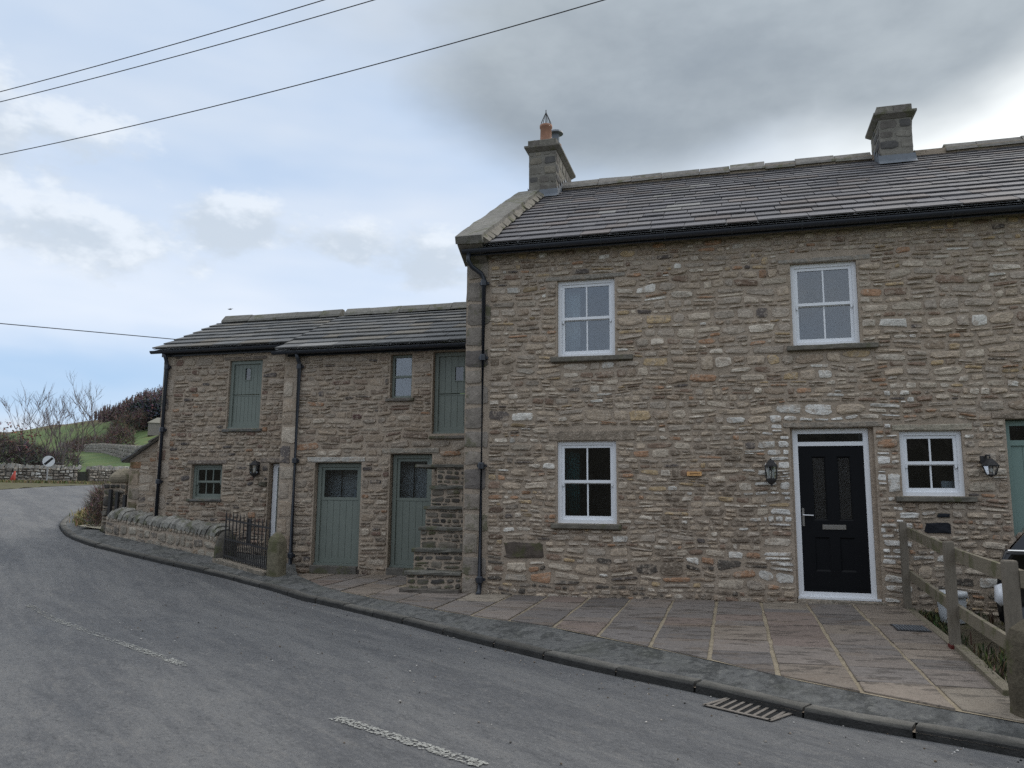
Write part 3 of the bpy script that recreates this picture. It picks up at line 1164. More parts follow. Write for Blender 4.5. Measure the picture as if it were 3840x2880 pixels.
def chimney(parent, x0, x1, y0, y1, z0, z1, seed, pots=()):
    rng = random.Random(seed)
    ch = MB().box(x0 + .012, x1 - .012, y0 + .012, y1 - .012, z0 - .5, z1).build('chimney', 'old_mortar', parent)
    pal = [((.19, .175, .15), 30), ((.145, .13, .115), 25), ((.10, .095, .09), 20), ((.235, .21, .17), 15)]
    zc = z1 - .26
    kw = dict(pal=pal, hr=(.17, .22), ar=(.9, 1.7), wmax=.34, p=(.006, .018), gap=(.012, .020), split=.05, wob=.15)
    zb = z0 - .1
    ps = rubble((Vector((x0, y0 + .012, zb)), X, Z, -Y), x1 - x0, zc - zb, seed, **kw)
    ps += rubble((Vector((x1 - .012, y0, zb)), Y, Z, X), y1 - y0, zc - zb, seed + 1, **kw)
    ps += rubble((Vector((x0 + .012, y1, zb)), -Y, Z, -X), y1 - y0, zc - zb, seed + 2, **kw)
    emit(ps, ch, 'stone', 300, 'kerb_face')
    c = (.165, .15, .13)
    # projecting ledge with a sloped underside and a capping course
    m = MB()
    o = .075
    vs = []
    for zz, e in ((zc, 0.0), (zc + .075, o), (zc + .115, o), (zc + .13, o * .2)):
        vs += [(x0 - e, y0 - e, zz), (x1 + e, y0 - e, zz), (x1 + e, y1 + e, zz), (x0 - e, y1 + e, zz)]
    fs = [(k * 4 + j, k * 4 + (j + 1) % 4, k * 4 + 4 + (j + 1) % 4, k * 4 + 4 + j) for k in range(3) for j in range(4)] + [(12, 13, 14, 15), (3, 2, 1, 0)]
    m.add(vs, fs, c)
    m.build('ledge', 'dark_stone', ch)
    k = x0 - .01
    while k < x1 - .05:
        w = min(rng.uniform(.24, .34), x1 + .01 - k)
        slab_stone(MB(), k + .004, k + w - .004, y0 - .012, y1 + .012, zc + .13, z1 + rng.uniform(-.01, .012), rng, pick(rng, pal), .008).build('cap_stone', 'dark_stone', ch)
        k += w
    # lead apron along the front and stepped soakers up the sides
    zf = EAVE_Z + PITCH * (y0 - EAVE_Y) if z0 > 7 else z0
    MB().add([(x0 - .02, y0 - .006, zf + .20), (x1 + .02, y0 - .006, zf + .20), (x1 + .03, y0 - .02, zf + .09), (x0 - .03, y0 - .02, zf + .09),
              (x1 + .03, y0 - .12, zf - .005), (x0 - .03, y0 - .12, zf - .005)], [(3, 2, 1, 0), (5, 4, 2, 3)]).build('lead_apron', 'lead', ch)
    for sx, xx in ((1, x1 + .010), (-1, x0 - .010)):
        m = MB()
        yy = y0
        while yy < (y0 + y1) / 2:
            zz = EAVE_Z + PITCH * (yy - EAVE_Y)
            m.poly([(xx, yy, zz), (xx, yy + .2, zz + .2 * PITCH), (xx, yy + .2, zz + .2 * PITCH + .14), (xx, yy, zz + .2 * PITCH + .14)][::sx])
            yy += .2
        m.build('lead_flashing', 'lead', ch)
    return ch


def stone_house():
    H = thing('stone_house', (1.6, YF, .2), 'tall two-storey stone house with white sash windows and black front door', 'house')
    rng = random.Random(11)
    # windows and doors: x0, x1, z0, z1
    UL = (-2.53, -1.642, 3.752, 4.955)
    LL = (-2.53, -1.642, 1.253, 2.466)
    UR = (.886, 1.766, 3.780, 4.975)
    SW = (2.180, 2.936, 1.686, 2.550)
    FD = (.79, 1.865, .20, 2.612)
    GD = (3.455, 4.45, .15, 2.69)
    ops = [UL, LL, UR, SW, FD, GD]
    m = MB()
    front_wall(m, HX0 + .01, HX1, -.3, 5.47, YF + .004, ops, .2)
    # gables and back
    for xx in (HX0 + .01, HX1):
        m.poly([(xx, YF, -.3), (xx, YF, 5.5), (xx, RIDGE_Y, RIDGE_Z - .02), (xx, BACK_Y, 5.5), (xx, BACK_Y, -.3)])
    m.poly([(HX0, BACK_Y, -.3), (HX1, BACK_Y, -.3), (HX1, BACK_Y, 5.5), (HX0, BACK_Y, 5.5)])
    wall = m.build('wall', 'mortar', H, base=False)

    def recolor(a, b, c, r):
        x, z = HX0 + a, .17 + b
        g = math.hypot(max(abs(x - 1.33) - .62, 0), max(z - 2.7, 0) * 1.6)
        if g < .30 and r.random() < .72 - 1.4 * g and z > .7:            # old whitewash round the front door
            k = r.uniform(.85, 1.1)
            return tuple(v * k for v in (.74, .71, .66))
        if g < .7 and r.random() < .16:
            return (.60, .57, .52)
        if z < .75 and r.random() < .33 - .3 * z:
            k = r.uniform(.6, 1.2)
            return tuple(v * k for v in (.115, .10, .085))
        if x < -2.9 and r.random() < .25:
            return tuple(v * .62 for v in c)
        if z < 2.4 and -1.0 < x < .35 and r.random() < .25:      # the blocked doorway: browner, flatter stones
            k = r.uniform(.7, 1.0)
            return tuple(v * k for v in (.24, .19, .145))
        if z > 4.6:
            return tuple(v * .95 for v in c)
        return c
    mask = [(o[0] - HX0 - .012, o[1] - HX0 + .012, o[2] - .17, o[3] - .17) for o in (UL, LL, UR, SW, FD, GD)]
    # sills and lintels take their own room in the wall
    lint = [(-2.66, -1.36, 2.47, 2.63), (2.09, 3.065, 2.555, 2.645), (.70, 1.99, 2.615, 2.70), (3.30, 4.7, 2.695, 2.79), (-2.72, -1.48, 4.957, 5.03), (.72, 1.95, 4.977, 5.05)]
    sill = [(-2.62, -1.375, 3.665, 3.75), (-2.61, -1.575, 1.172, 1.251), (.80, 1.98, 3.70, 3.778), (2.09, 3.045, 1.61, 1.684)]
    mask += [(a - HX0, b - HX0, c - .17, d - .17) for a, b, c, d in lint + sill]
    specials = [(2.405, 2.745, 1.18, 1.36), (2.565, 2.735, 1.40, 1.475), (-3.37, -2.72, .70, .98), (2.0, 2.17, 1.72, 1.99)]
    mask += [(a - HX0, b - HX0, c - .17, d - .17) for a, b, c, d in specials]
    mask.append((0, .40, 0, 5.3))
    O = Vector((HX0, YF + .002, .17))
    ps = rubble((O, X, Z, -Y), HX1 - HX0, 5.27, 7, BUFF, (.055, .125), (1.0, 3.4), .42, mask, (.010, .030), (.006, .016), recolor)
    emit(ps, wall, 'stone', 300)
    cols = [(.022, .023, .028), (.025, .027, .032), (.105, .085, .07), (.66, .63, .58)]
    for (a, b, c, d), cc in zip(specials, cols):
        q = stone_piece(((a, c), (b, c), (b, d), (a, d)), (Vector((0, YF + .002, 0)), X, Z, -Y), rng, .020, cc, 16, .006, 9)
        MB().add(q[0], q[1], q[2]).build('stone', 'dark_stone' if cc[0] < .2 else 'stone', wall)
    quoins(wall, (Vector((HX0, YF + .002, .15)), X, Z, -Y), 5.3, rng, (.30, .40))
    quoins(wall, (Vector((HX0 + .012, YF, .15)), Y, Z, -X), 5.3, rng, (.42, .30))
    lc = [(.24, .195, .15), (.36, .32, .25), (.27, .235, .195), (.25, .20, .155), (.30, .27, .23), (.32, .29, .25)]
    for (a, b, c, d), cc in zip(lint, lc):
        slab_stone(MB(), a + .006, b - .006, YF - .016, YF + .16, c, d - .008, rng, cc).build('lintel', 'stone', wall)
    for a, b, c, d in sill:
        slab_stone(MB(), a, b, YF - .075, YF + .11, c, d - .004, rng, (.155, .14, .115), .005).build('sill', 'dark_stone', wall)

    # ---- windows
    sash_window(H, *UL, YF + .07)
    sash_window(H, *LL, YF + .055)
    sash_window(H, *UR, YF + .07)
    sash_window(H, *SW, YF + .055)

    # ---- front door
    y = YF + .10
    x0, x1, z0, z1 = .825, 1.808, .325, 2.606
    f = .068
    m = MB()
    m.box(x0, x0 + f, y, y + .07, z0, z1).box(x1 - f, x1, y, y + .07, z0, z1).box(x0 + f, x1 - f, y, y + .07, z1 - f, z1)
    m.box(x0 + f, x1 - f, y, y + .07, 2.368, 2.425).box(x0 + f, x1 - f, y - .003, y + .07, z0, z0 + .065)
    m.box(x0 - .012, x1 + .045, y - .055, y + .07, z0 - .028, z0 - .001)
    d = m.build('front_door', 'white_paint', H)
    MB().box(x0 + f, x1 - f, y + .03, y + .036, 2.425, z1 - f).build('fanlight_pane', 'window_glass', d)
    MB().box(.782, x0 - .002, YF + .07, YF + .19, .2, 2.612).box(x1 + .002, 1.873, YF + .07, YF + .19, .2, 2.612).build('surround', 'mortar', d)
    a, b, c, e = x0 + f + .003, x1 - f - .003, z0 + .068, 2.365
    yy = y + .016
    # leaf with two tall lights and four sunk panels
    gx = [(1.06, 1.25), (1.388, 1.575)]
    m = MB()
    hol = [(gx[0][0], gx[0][1], 1.345, 2.222), (gx[1][0], gx[1][1], 1.345, 2.222), (1.06, 1.26, .66, 1.12), (1.38, 1.58, .66, 1.12)]
    xs = sorted({a, b, *[h[0] for h in hol], *[h[1] for h in hol]})
    zs = sorted({c, e, *[h[2] for h in hol], *[h[3] for h in hol]})
    for i in range(len(xs) - 1):
        for j in range(len(zs) - 1):
            cx, cz = (xs[i] + xs[i + 1]) / 2, (zs[j] + zs[j + 1]) / 2
            if not any(h[0] < cx < h[1] and h[2] < cz < h[3] for h in hol):
                m.poly([(xs[i], yy, zs[j]), (xs[i + 1], yy, zs[j]), (xs[i + 1], yy, zs[j + 1]), (xs[i], yy, zs[j + 1])])
    for h in hol:                                   # moulded sinkings
        p0, p1, q0, q1 = h
        t = .022
        vs = [(p0, yy, q0), (p1, yy, q0), (p1, yy, q1), (p0, yy, q1), (p0 + t, yy + .016, q0 + t), (p1 - t, yy + .016, q0 + t), (p1 - t, yy + .016, q1 - t), (p0 + t, yy + .016, q1 - t)]
        fs = [(0, 1, 5, 4), (1, 2, 6, 5), (2, 3, 7, 6), (3, 0, 4, 7)]
        if q0 < 1.2:
            fs.append((4, 5, 6, 7))
        m.add(vs, fs)
    m.poly([(a, yy + .04, c), (b, yy + .04, c), (b, yy + .04, e), (a, yy + .04, e)])
    m.build('door_leaf', 'black_door_paint', d)
    for p0, p1 in gx:
        MB().box(p0 + .02, p1 - .02, yy + .012, yy + .016, 1.365, 2.202).build('pane', 'smoked_glass', d)
        MB().box(p0 + .02, p1 - .02, yy + .020, yy + .024, 1.365, 2.202).build('obscure_glass', 'grey_metal', d)
    m = MB()
    m.box(1.168, 1.468, yy - .012, yy + .002, 1.226, 1.29).box(1.19, 1.446, yy - .02, yy - .010, 1.238, 1.276)
    m.build('letterbox', 'chrome', d)
    m = MB()
    m.box(.912, .940, yy - .012, yy + .002, 1.265, 1.51).tube([(.926, yy - .01, 1.415), (.926, yy - .05, 1.415), (.95, yy - .055, 1.415), (1.055, yy - .05, 1.412)], .010, 8)
    m.build('door_handle', 'chrome', d)
    MB().box(a, b, yy - .018, yy + .003, c + .002, c + .035).build('weather_bar', 'black_door_paint', d)
    room_box(d, x0 + f, x1 - f, 2.425, z1 - f, y + .08, 1.5)
    slab_stone(MB(), .80, 1.90, YF - .03, YF + .16, .20, .296, rng, (.23, .20, .16)).build('doorstep', 'stone', wall)

    # ---- pale green side door, mostly out of the picture
    y = YF + .12
    gm = MB()
    gm.box(3.46, 3.53, y, y + .08, .2, 2.68).box(4.37, 4.44, y, y + .08, .2, 2.68).box(3.53, 4.37, y, y + .08, 2.61, 2.68).box(3.53, 4.37, y, y + .08, 2.35, 2.42)
    gd = gm.build('side_door', 'pale_green_paint', H)
    MB().box(3.53, 4.37, y + .03, y + .036, 2.42, 2.61).build('pane', 'window_glass', gd)
    for k in range(6):
        MB().box(3.532 + .14 * k, 3.532 + .14 * k + .136, y + .025, y + .06, .2, 2.348).build('board', 'pale_green_paint', gd)
    room_box(gd, 3.53, 4.37, 2.42, 2.61, y + .09, 1.2)

    # ---- roof
    L = math.hypot(RIDGE_Y - EAVE_Y, RIDGE_Z - EAVE_Z)
    Bv = Vector((0, RIDGE_Y - EAVE_Y, RIDGE_Z - EAVE_Z)) / L
    Nv = Vector((0, -Bv.z, Bv.y))
    m = MB()
    xr0, xr1 = HX0 + .12, HX1 + .1
    m.poly([(xr0, EAVE_Y, EAVE_Z), (xr1, EAVE_Y, EAVE_Z), (xr1, RIDGE_Y, RIDGE_Z), (xr0, RIDGE_Y, RIDGE_Z)])
    m.poly([(xr0, EAVE_Y, EAVE_Z - .03), (xr0, YF + .1, EAVE_Z - .03 + PITCH * .3), (xr1, YF + .1, EAVE_Z - .03 + PITCH * .3), (xr1, EAVE_Y, EAVE_Z - .03)])
    m.poly([(xr0, 2 * RIDGE_Y - EAVE_Y, EAVE_Z), (xr0, RIDGE_Y, RIDGE_Z), (xr1, RIDGE_Y, RIDGE_Z), (xr1, 2 * RIDGE_Y - EAVE_Y, EAVE_Z)])
    roof = m.build('roof', 'slate', H, base=False)
    slates(roof, (Vector((HX0 + .40, EAVE_Y, EAVE_Z)), X, Bv, Nv), xr1 - HX0 - .40, L, 21, (.36, .235), (.28, .60), .014)
    # stone ridge
    k = -3.29
    while k < xr1 - .1:
        w = rng.uniform(.5, .78)
        if not (k + w > 2.80 and k < 3.36):
            o = .015 * rng.uniform(-1, 1)
            c = rng.uniform(.16, .23)
            vs = []
            for xx in (k + .006, k + w - .006):
                for yy, zz in ((-.23, -.085), (-.20, -.03), (-.06, .11), (.06, .11), (.20, -.03), (.23, -.085)):
                    vs.append((xx, RIDGE_Y + yy + rng.uniform(-.008, .008), RIDGE_Z + zz + .055 + o + rng.uniform(-.008, .008)))
            fs = [(j, j + 1, j + 7, j + 6) for j in range(5)] + [(5, 4, 3, 2, 1, 0), (6, 7, 8, 9, 10, 11)]
            MB().add(vs, fs, (c, c * .93, c * .84)).build('ridge_stone', 'dark_stone', roof)
        k += w
    MB().box(-3.29, xr1, RIDGE_Y - .18, RIDGE_Y + .18, RIDGE_Z - .06, RIDGE_Z + .05).build('ridge_bedding', 'mortar', roof)
    # gable coping with a kneeler at its foot
    segs = 6
    Lc = math.hypot(15.0 - 11.22, PITCH * (15.0 - 11.22))
    r = 0.0
    for s in range(segs):
        r1 = r + Lc / segs * rng.uniform(.96, 1.04)
        if s == segs - 1:
            r1 = Lc
        c = rng.uniform(.17, .22)
        vs = []
        for rr in (r + .006, (r + r1) / 2, r1 - .006):
            for xx, dd in ((HX0 - .055, .015), (HX0 - .05, .135), (HX0 + .395, .135), (HX0 + .40, .0)):
                p = Vector((xx, 11.22, EAVE_Z - .04)) + Bv * rr + Nv * (dd + .045)
                vs.append(tuple(p + Vector((rng.uniform(-.01, .01), 0, rng.uniform(-.010, .010)))))
        fs = []
        for q in range(2):
            for j in range(4):
                a, b = q * 4 + j, q * 4 + (j + 1) % 4
                fs.append((a, b, b + 4, a + 4))
        fs += [(3, 2, 1, 0), (8, 9, 10, 11)]
        MB().add(vs, fs, (c, c * .94, c * .83)).build('coping_stone', 'dark_stone', roof)
        r = r1
    m = MB()
    m.add([(HX0 - .03, 11.24, 5.52), (HX0 + .36, 11.24, 5.52), (HX0 + .36, 11.62, 5.30), (HX0 - .03, 11.62, 5.30),
           (HX0 - .045, 11.20, 5.60), (HX0 + .36, 11.20, 5.60), (HX0 + .36, 11.62, 5.83), (HX0 - .045, 11.62, 5.83)], BOXF, (.17, .155, .135))
    m.build('kneeler', 'dark_stone', roof)
    # mortar fillet where the slates meet the coping
    m = MB()
    p0, p1 = Vector((HX0 + .385, 11.30, EAVE_Z - .01)), Vector((HX0 + .385, 15.0, EAVE_Z + PITCH * 3.7))
    q = 22
    for i in range(q):
        a = p0.lerp(p1, i / q)
        b = p0.lerp(p1, (i + 1.1) / q)
        w = rng.uniform(.07, .13)
        m.add([a + Nv * .02, b + Nv * .02, b + Nv * .15, a + Nv * .15, a + X * w + Nv * .06, b + X * w * .9 + Nv * .06], [(0, 1, 2, 3), (3, 2, 5, 4), (0, 4, 5, 1), (0, 3, 4), (1, 5, 2)], (.20, .18, .15))
    m.build('mortar_fillet', 'dark_stone', roof)
    # eaves board and gutter
    MB().box(HX0 + .08, xr1, 11.40, 11.43, 5.40, 5.54).build('eaves_board', 'black_plastic', roof)
    gutter(H, HX0 + .02, xr1, 11.335, 5.475, .058)
    downpipe(H, [(-3.90, 11.335, 5.43), (-3.90, 11.335, 5.30), (-3.86, 11.39, 5.22), (-3.74, 11.50, 5.13), (-3.70, 11.525, 5.05), (-3.70, 11.525, 4.9),
                 (-3.70, 11.525, .30), (-3.70, 11.50, .22), (-3.70, 11.44, .19)], .037, [(-3.70, 11.525, z) for z in (4.98, 3.78, 2.10, .40)])
    # ---- chimneys
    c1 = chimney(H, -3.885, -3.285, 15.0, 16.6, 7.70, 8.99, 31)
    c2 = chimney(H, 2.79, 3.365, 15.0, 15.85, 7.70, 8.86, 41)
    pot = MB().lathe((-3.61, 15.42, 8.96), [(.15, 0), (.15, .06), (.128, .09), (.118, .46), (.135, .475), (.135, .53), (.105, .54), (.100, .30)], 16)
    pt = pot.build('chimney_pot', 'terracotta', H, True)
    m = MB()
    for k in range(10):
        t = 2 * math.pi * k / 10
        m.tube([(-3.61 + .12 * math.cos(t), 15.42 + .12 * math.sin(t), 9.47), (-3.61 + .105 * math.cos(t), 15.42 + .105 * math.sin(t), 9.55), (-3.61, 15.42, 9.80)], .006, 4)
    m.tube([(-3.61, 15.42, 9.76), (-3.61, 15.42, 9.85)], .010, 5)
    m.build('bird_guard', 'iron', pt)
    p2 = MB().lathe((-3.56, 16.15, 8.96), [(.15, 0), (.15, .06), (.125, .09), (.115, .36), (.13, .375), (.13, .42), (.10, .43)], 16).build('chimney_pot', 'terracotta', H, True)
    MB().lathe((-3.56, 16.15, 9.38), [(.085, 0), (.085, .25), (.17, .26), (.155, .30), (.08, .34)], 14).build('cowl', 'lead', p2)
    return H


house = stone_house()


# ------------------------------------------------------------------ the two barns
def barn_roof_frame(x0, y_eave, z_eave, y_ridge, slope):
    L = math.hypot(y_ridge - y_eave, slope * (y_ridge - y_eave))
    Bv = Vector((0, 1, slope)).normalized()
    return (Vector((x0, y_eave, z_eave)), X, Bv, Vector((0, -Bv.z, Bv.y))), L


BS = .475
BR_Y, BR_EY, BR_EZ = 16.2, 13.44, 4.47
BR_RZ = BR_EZ + BS * (BR_Y - BR_EY)
BARN_SLATE = [((.122, .122, .120), 34), ((.108, .110, .110), 30), ((.140, .135, .125), 20), ((.15, .136, .115), 10), ((.22, .215, .205), 3)]


def ridge_run(parent, x0, x1, y, z, rng):
    k = x0
    while k < x1 - .1:
        w = min(rng.uniform(.5, .8), x1 - k)
        c = rng.uniform(.15, .20)
        vs = []
        for xx in (k + .005, k + w - .005):
            for yy, zz in ((-.22, -.07), (-.19, -.01), (-.05, .12), (.05, .12), (.19, -.01), (.22, -.07)):
                vs.append((xx, y + yy + rng.uniform(-.008, .008), z + zz + .035 + rng.uniform(-.010, .010)))
        fs = [(j, j + 1, j + 7, j + 6) for j in range(5)] + [(5, 4, 3, 2, 1, 0), (6, 7, 8, 9, 10, 11)]
        MB().add(vs, fs, (c, c * .95, c * .84)).build('ridge_stone', 'dark_stone', parent)
        k += w


def converted_barn():
    y = 13.7
    x0, x1 = -8.56, HX0 + .02
    Bn = thing('converted_barn', ((x0 + x1) / 2, y, .2), 'low stone barn with two part-glazed green doors, joined to the tall house', 'barn')
    rng = random.Random(51)
    DA = (-7.775, -6.79, .30, 2.265)
    DB = (-6.20, -5.36, .30, 2.42)
    WN = (-6.255, -5.81, 3.48, 4.325)
    UD = (-5.385, -4.60, 2.79, 4.345)
    ops = [DA, DB, WN, UD]
    m = MB()
    front_wall(m, x0 + .01, x1, -.3, 4.50, y + .004, ops, .24)
    m.poly([(x0 + .01, y, -.3), (x0 + .01, y, 4.5), (x0 + .01, BR_Y, BR_RZ), (x0 + .01, 18.7, 4.5), (x0 + .01, 18.7, -.3)])
    wall = m.build('wall', 'mortar', Bn, base=False)
    lint = [(-7.94, -6.72, 2.275, 2.375), (-6.36, -5.22, 2.43, 2.53), (-6.40, -5.70, 4.335, 4.42), (-5.50, -4.5, 4.355, 4.42)]
    sill = [(-6.32, -5.75, 3.415, 3.475), (-5.42, -4.55, 2.69, 2.745)]
    dk = [(-6.62, -6.36, 1.86, 1.94), (-7.02, -6.82, 3.08, 3.20)]
    mask = [(o[0] - x0 - .012, o[1] - x0 + .012, o[2] - .17, o[3] - .17) for o in ops]
    mask += [(a - x0, b - x0, c - .17, d - .17) for a, b, c, d in lint + sill + dk]
    mask.append((0, .36, 0, 5))

    def rec(a, b, c, r):
        if b < .7 and r.random() < .4:
            return tuple(v * .62 for v in c)
        return c
    fr = (Vector((x0, y + .002, .17)), X, Z, -Y)
    ps = rubble(fr, x1 - x0, 4.32, 17, BARN, (.06, .135), (1.2, 4.0), .52, mask, (.010, .034), (.006, .016), rec)
    emit(ps, wall, 'stone', 300)
    for a, b, c, d in dk:
        q = stone_piece(((a, c), (b, c), (b, d), (a, d)), (Vector((0, y + .002, 0)), X, Z, -Y), rng, .02, (.03, .03, .04) if c < 2 else (.10, .055, .05), 14, .005, 5)
        MB().add(q[0], q[1], q[2]).build('stone', 'stone', wall)
    quoins(wall, (Vector((x0, y + .002, .17)), X, Z, -Y), 4.2, rng, (.26, .38), (.22, .40), BARN, 'stone')
    quoins(wall, (Vector((x0 + .012, y, .17)), Y, Z, -X), 4.2, rng, (.40, .28), (.22, .40), BARN, 'stone')
    lc = [(.46, .44, .40), (.30, .27, .225), (.24, .21, .18), (.24, .21, .18)]
    for (a, b, c, d), cc in zip(lint, lc):
        slab_stone(MB(), a, b, y - .018, y + .2, c, d - .006, rng, cc, .008, 7).build('lintel', 'stone', wall)
    for a, b, c, d in sill:
        slab_stone(MB(), a, b, y - .05, y + .15, c, d, rng, (.17, .15, .13)).build('sill', 'dark_stone', wall)
    board_door(Bn, DA[0] + .02, DA[1] - .02, .37, DA[3] - .01, y + .11, 1.55, 6, label='green door with a wide glass upper half')
    board_door(Bn, DB[0] + .02, DB[1] - .02, .37, DB[3] - .01, y + .11, 1.55, 5, label='green door partly hidden by the stone steps')
    for a, b in ((DA[0], DA[1]), (DB[0], DB[1])):
        slab_stone(MB(), a + .01, b - .01, y - .06, y + .2, .17, .325, rng, (.13, .12, .105)).build('doorstep', 'dark_stone', wall)
    board_door(Bn, UD[0] + .01, UD[1] - .01, UD[2] + .045, UD[3] - .01, y + .10, None, 5, 3.55, (-5.0, -4.80, 3.78, 4.08), label='green boarded stable door high above the steps')
    # small casement with two lights
    a, b, c, d = WN
    f = .05
    yy = y + .10
    m = MB()
    m.box(a + .005, a + f, yy, yy + .07, c, d).box(b - f, b - .005, yy, yy + .07, c, d).box(a + f, b - f, yy, yy + .07, d - f, d - .005).box(a + f, b - f, yy - .01, yy + .07, c, c + f)
    zm = (c + d) / 2
    m.box(a + f, b - f, yy + .005, yy + .06, zm - .022, zm + .022)
    w = m.build('window', 'green_paint', Bn)
    for q0, q1 in ((c + f, zm - .022), (zm + .022, d - f)):
        MB().box(a + f, b - f, yy + .03, yy + .034, q0, q1).build('pane', 'window_glass', w)
    room_box(w, a + .01, b - .01, c + .01, d - .01, yy + .08, 1.2)
    # roof
    m = MB()
    xr0 = x0 - .06
    m.poly([(xr0, BR_EY, BR_EZ), (x1, BR_EY, BR_EZ), (x1, BR_Y, BR_RZ), (xr0, BR_Y, BR_RZ)])
    m.poly([(xr0, BR_EY, BR_EZ - .03), (xr0, y + .1, BR_EZ - .03 + .1), (x1, y + .1, BR_EZ - .03 + .1), (x1, BR_EY, BR_EZ - .03)])
    m.poly([(xr0, 18.9, BR_EZ), (xr0, BR_Y, BR_RZ), (x1, BR_Y, BR_RZ), (x1, 18.9, BR_EZ)])
    roof = m.build('roof', 'slate', Bn, base=False)
    frm, L = barn_roof_frame(xr0, BR_EY, BR_EZ, BR_Y, BS)
    slates(roof, frm, x1 - xr0, L, 61, (.37, .28), (.32, .72), .019, pal=BARN_SLATE)
    ridge_run(roof, x0 + .05, x1, BR_Y, BR_RZ, rng)
    MB().box(x0 + .1, x1, y - .06, y - .03, 4.36, 4.49).build('eaves_board', 'black_plastic', roof)
    gutter(Bn, x0 - .15, x1 - .005, 13.50, 4.44, .06)
    downpipe(Bn, [(-8.19, 13.52, 4.40), (-8.185, 13.60, 4.27), (-8.18, 13.635, 4.2), (-8.17, 13.635, .30), (-8.17, 13.60, .23)], .04, [(-8.175, 13.635, z) for z in (4.15, 2.3, .5)])
    return Bn


converted_barn()


def end_barn():
    y = 14.2
    x0, x1 = -11.83, -8.54
    Bn = thing('end_barn', ((x0 + x1) / 2, y, .4), 'end stone barn with green loft door and small green-framed window', 'barn')
    rng = random.Random(71)
    LD = (-10.175, -9.385, 3.0, 4.445)
    WN = (-10.955, -10.205, 1.545, 2.262)
    DR = (-9.10, -8.54, .30, 2.285)
    ops = [LD, WN, DR]
    ez = BR_EZ + BS * .5
    m = MB()
    front_wall(m, x0 + .01, x1, -.3, 4.76, y + .004, ops, .24)
    m.poly([(x0 + .01, y, -.3), (x0 + .01, y, 4.76), (x0 + .01, BR_Y, BR_RZ), (x0 + .01, 18.7, 4.7), (x0 + .01, 18.7, -.3)])
    wall = m.build('wall', 'mortar', Bn, base=False)
    lint = [(-11.05, -10.1, 2.27, 2.36), (-9.3, -8.56, 2.295, 2.39), (-10.3, -9.3, 4.455, 4.52)]
    sill = [(-11.0, -10.18, 1.49, 1.542), (-10.24, -9.32, 2.93, 2.99)]
    dk = [(-9.31, -9.12, 1.79, 1.92)]
    mask = [(o[0] - x0 - .012, o[1] - x0 + .012, o[2] - .25, o[3] - .25) for o in ops]
    mask += [(a - x0, b - x0, c - .25, d - .25) for a, b, c, d in lint + sill + dk]
    mask.append((0, .30, 0, 5))

    def rec(a, b, c, r):
        if b < 1.2 and r.random() < .35:
            return tuple(v * k for v, k in zip(c, (.75, .62, .58)))
        return c
    fr = (Vector((x0, y + .002, .25)), X, Z, -Y)
    ps = rubble(fr, x1 - x0, 4.5, 27, BARN, (.065, .14), (1.1, 3.4), .48, mask, (.010, .036), (.006, .016), rec)
    emit(ps, wall, 'stone', 300)
    q = stone_piece(((-9.31, 1.79), (-9.12, 1.79), (-9.12, 1.92), (-9.31, 1.92)), (Vector((0, y + .002, 0)), X, Z, -Y), rng, .07, (.11, .10, .075), 12, .004, 5)
    MB().add(q[0], q[1], q[2]).build('stone', 'dark_stone', wall)
    quoins(wall, (Vector((x0, y + .002, .2)), X, Z, -Y), 4.5, rng, (.22, .32), (.22, .42), BARN, 'stone')
    quoins(wall, (Vector((x0 + .012, y, .2)), Y, Z, -X), 4.5, rng, (.42, .3), (.22, .42), BARN, 'stone')
    for (a, b, c, d) in lint:
        slab_stone(MB(), a, b, y - .015, y + .2, c, d - .006, rng, (.20, .165, .14), .006, 6).build('lintel', 'stone', wall)
    for (a, b, c, d) in sill:
        slab_stone(MB(), a, b, y - .05, y + .15, c, d, rng, (.14, .135, .125)).build('sill', 'dark_stone', wall)
    board_door(Bn, LD[0] + .005, LD[1] - .005, LD[2] + .045, LD[3] - .005, y + .06, None, 7, 3.72, (-9.86, -9.70, 4.02, 4.30), label='green loft door with a small square light')
    w = sash_window(Bn, WN[0] + .01, WN[1] - .01, WN[2], WN[3] - .01, y + .09, 'green_paint', 3)
    # half hidden white framed door
    m = MB()
    yy = y + .13
    m.box(-9.075, -8.975, yy, yy + .08, .3, 2.27).box(-8.975, -8.545, yy, yy + .08, 2.20, 2.27)
    d = m.build('door', 'white_paint', Bn)
    d['label'] = 'grey-green door in a white frame, half hidden by the barn corner'
    for k in range(3):
        MB().box(-8.973 + .143 * k, -8.973 + .143 * k + .139, yy + .02, yy + .06, .3, 2.198).build('board', 'green_paint', d)
    MB().box(-8.93, -8.90, yy + .004, yy + .02, 1.18, 1.38).tube([(-8.915, yy + .005, 1.31), (-8.915, yy - .03, 1.31), (-8.86, yy - .03, 1.31)], .009, 6).build('door_handle', 'iron', d)
    # roof: same plane as its neighbour, shorter down the slope
    m = MB()
    xr0 = x0 - .10
    ey = BR_EY + .5
    xe = -8.63
    m.poly([(xr0, ey, ez), (xe, ey, ez), (xe, BR_Y, BR_RZ), (xr0, BR_Y, BR_RZ)])
    m.poly([(xr0, ey, ez - .03), (xr0, y + .1, ez + .1), (xe, y + .1, ez + .1), (xe, ey, ez - .03)])
    m.poly([(xr0, 18.9, BR_EZ), (xr0, BR_Y, BR_RZ), (xe, BR_Y, BR_RZ), (xe, 18.9, BR_EZ)])
    roof = m.build('roof', 'slate', Bn, base=False)
    frm, L = barn_roof_frame(xr0, ey, ez, BR_Y, BS)
    slates(roof, frm, xe - xr0, L, 63, (.37, .28), (.32, .72), .019, pal=BARN_SLATE)
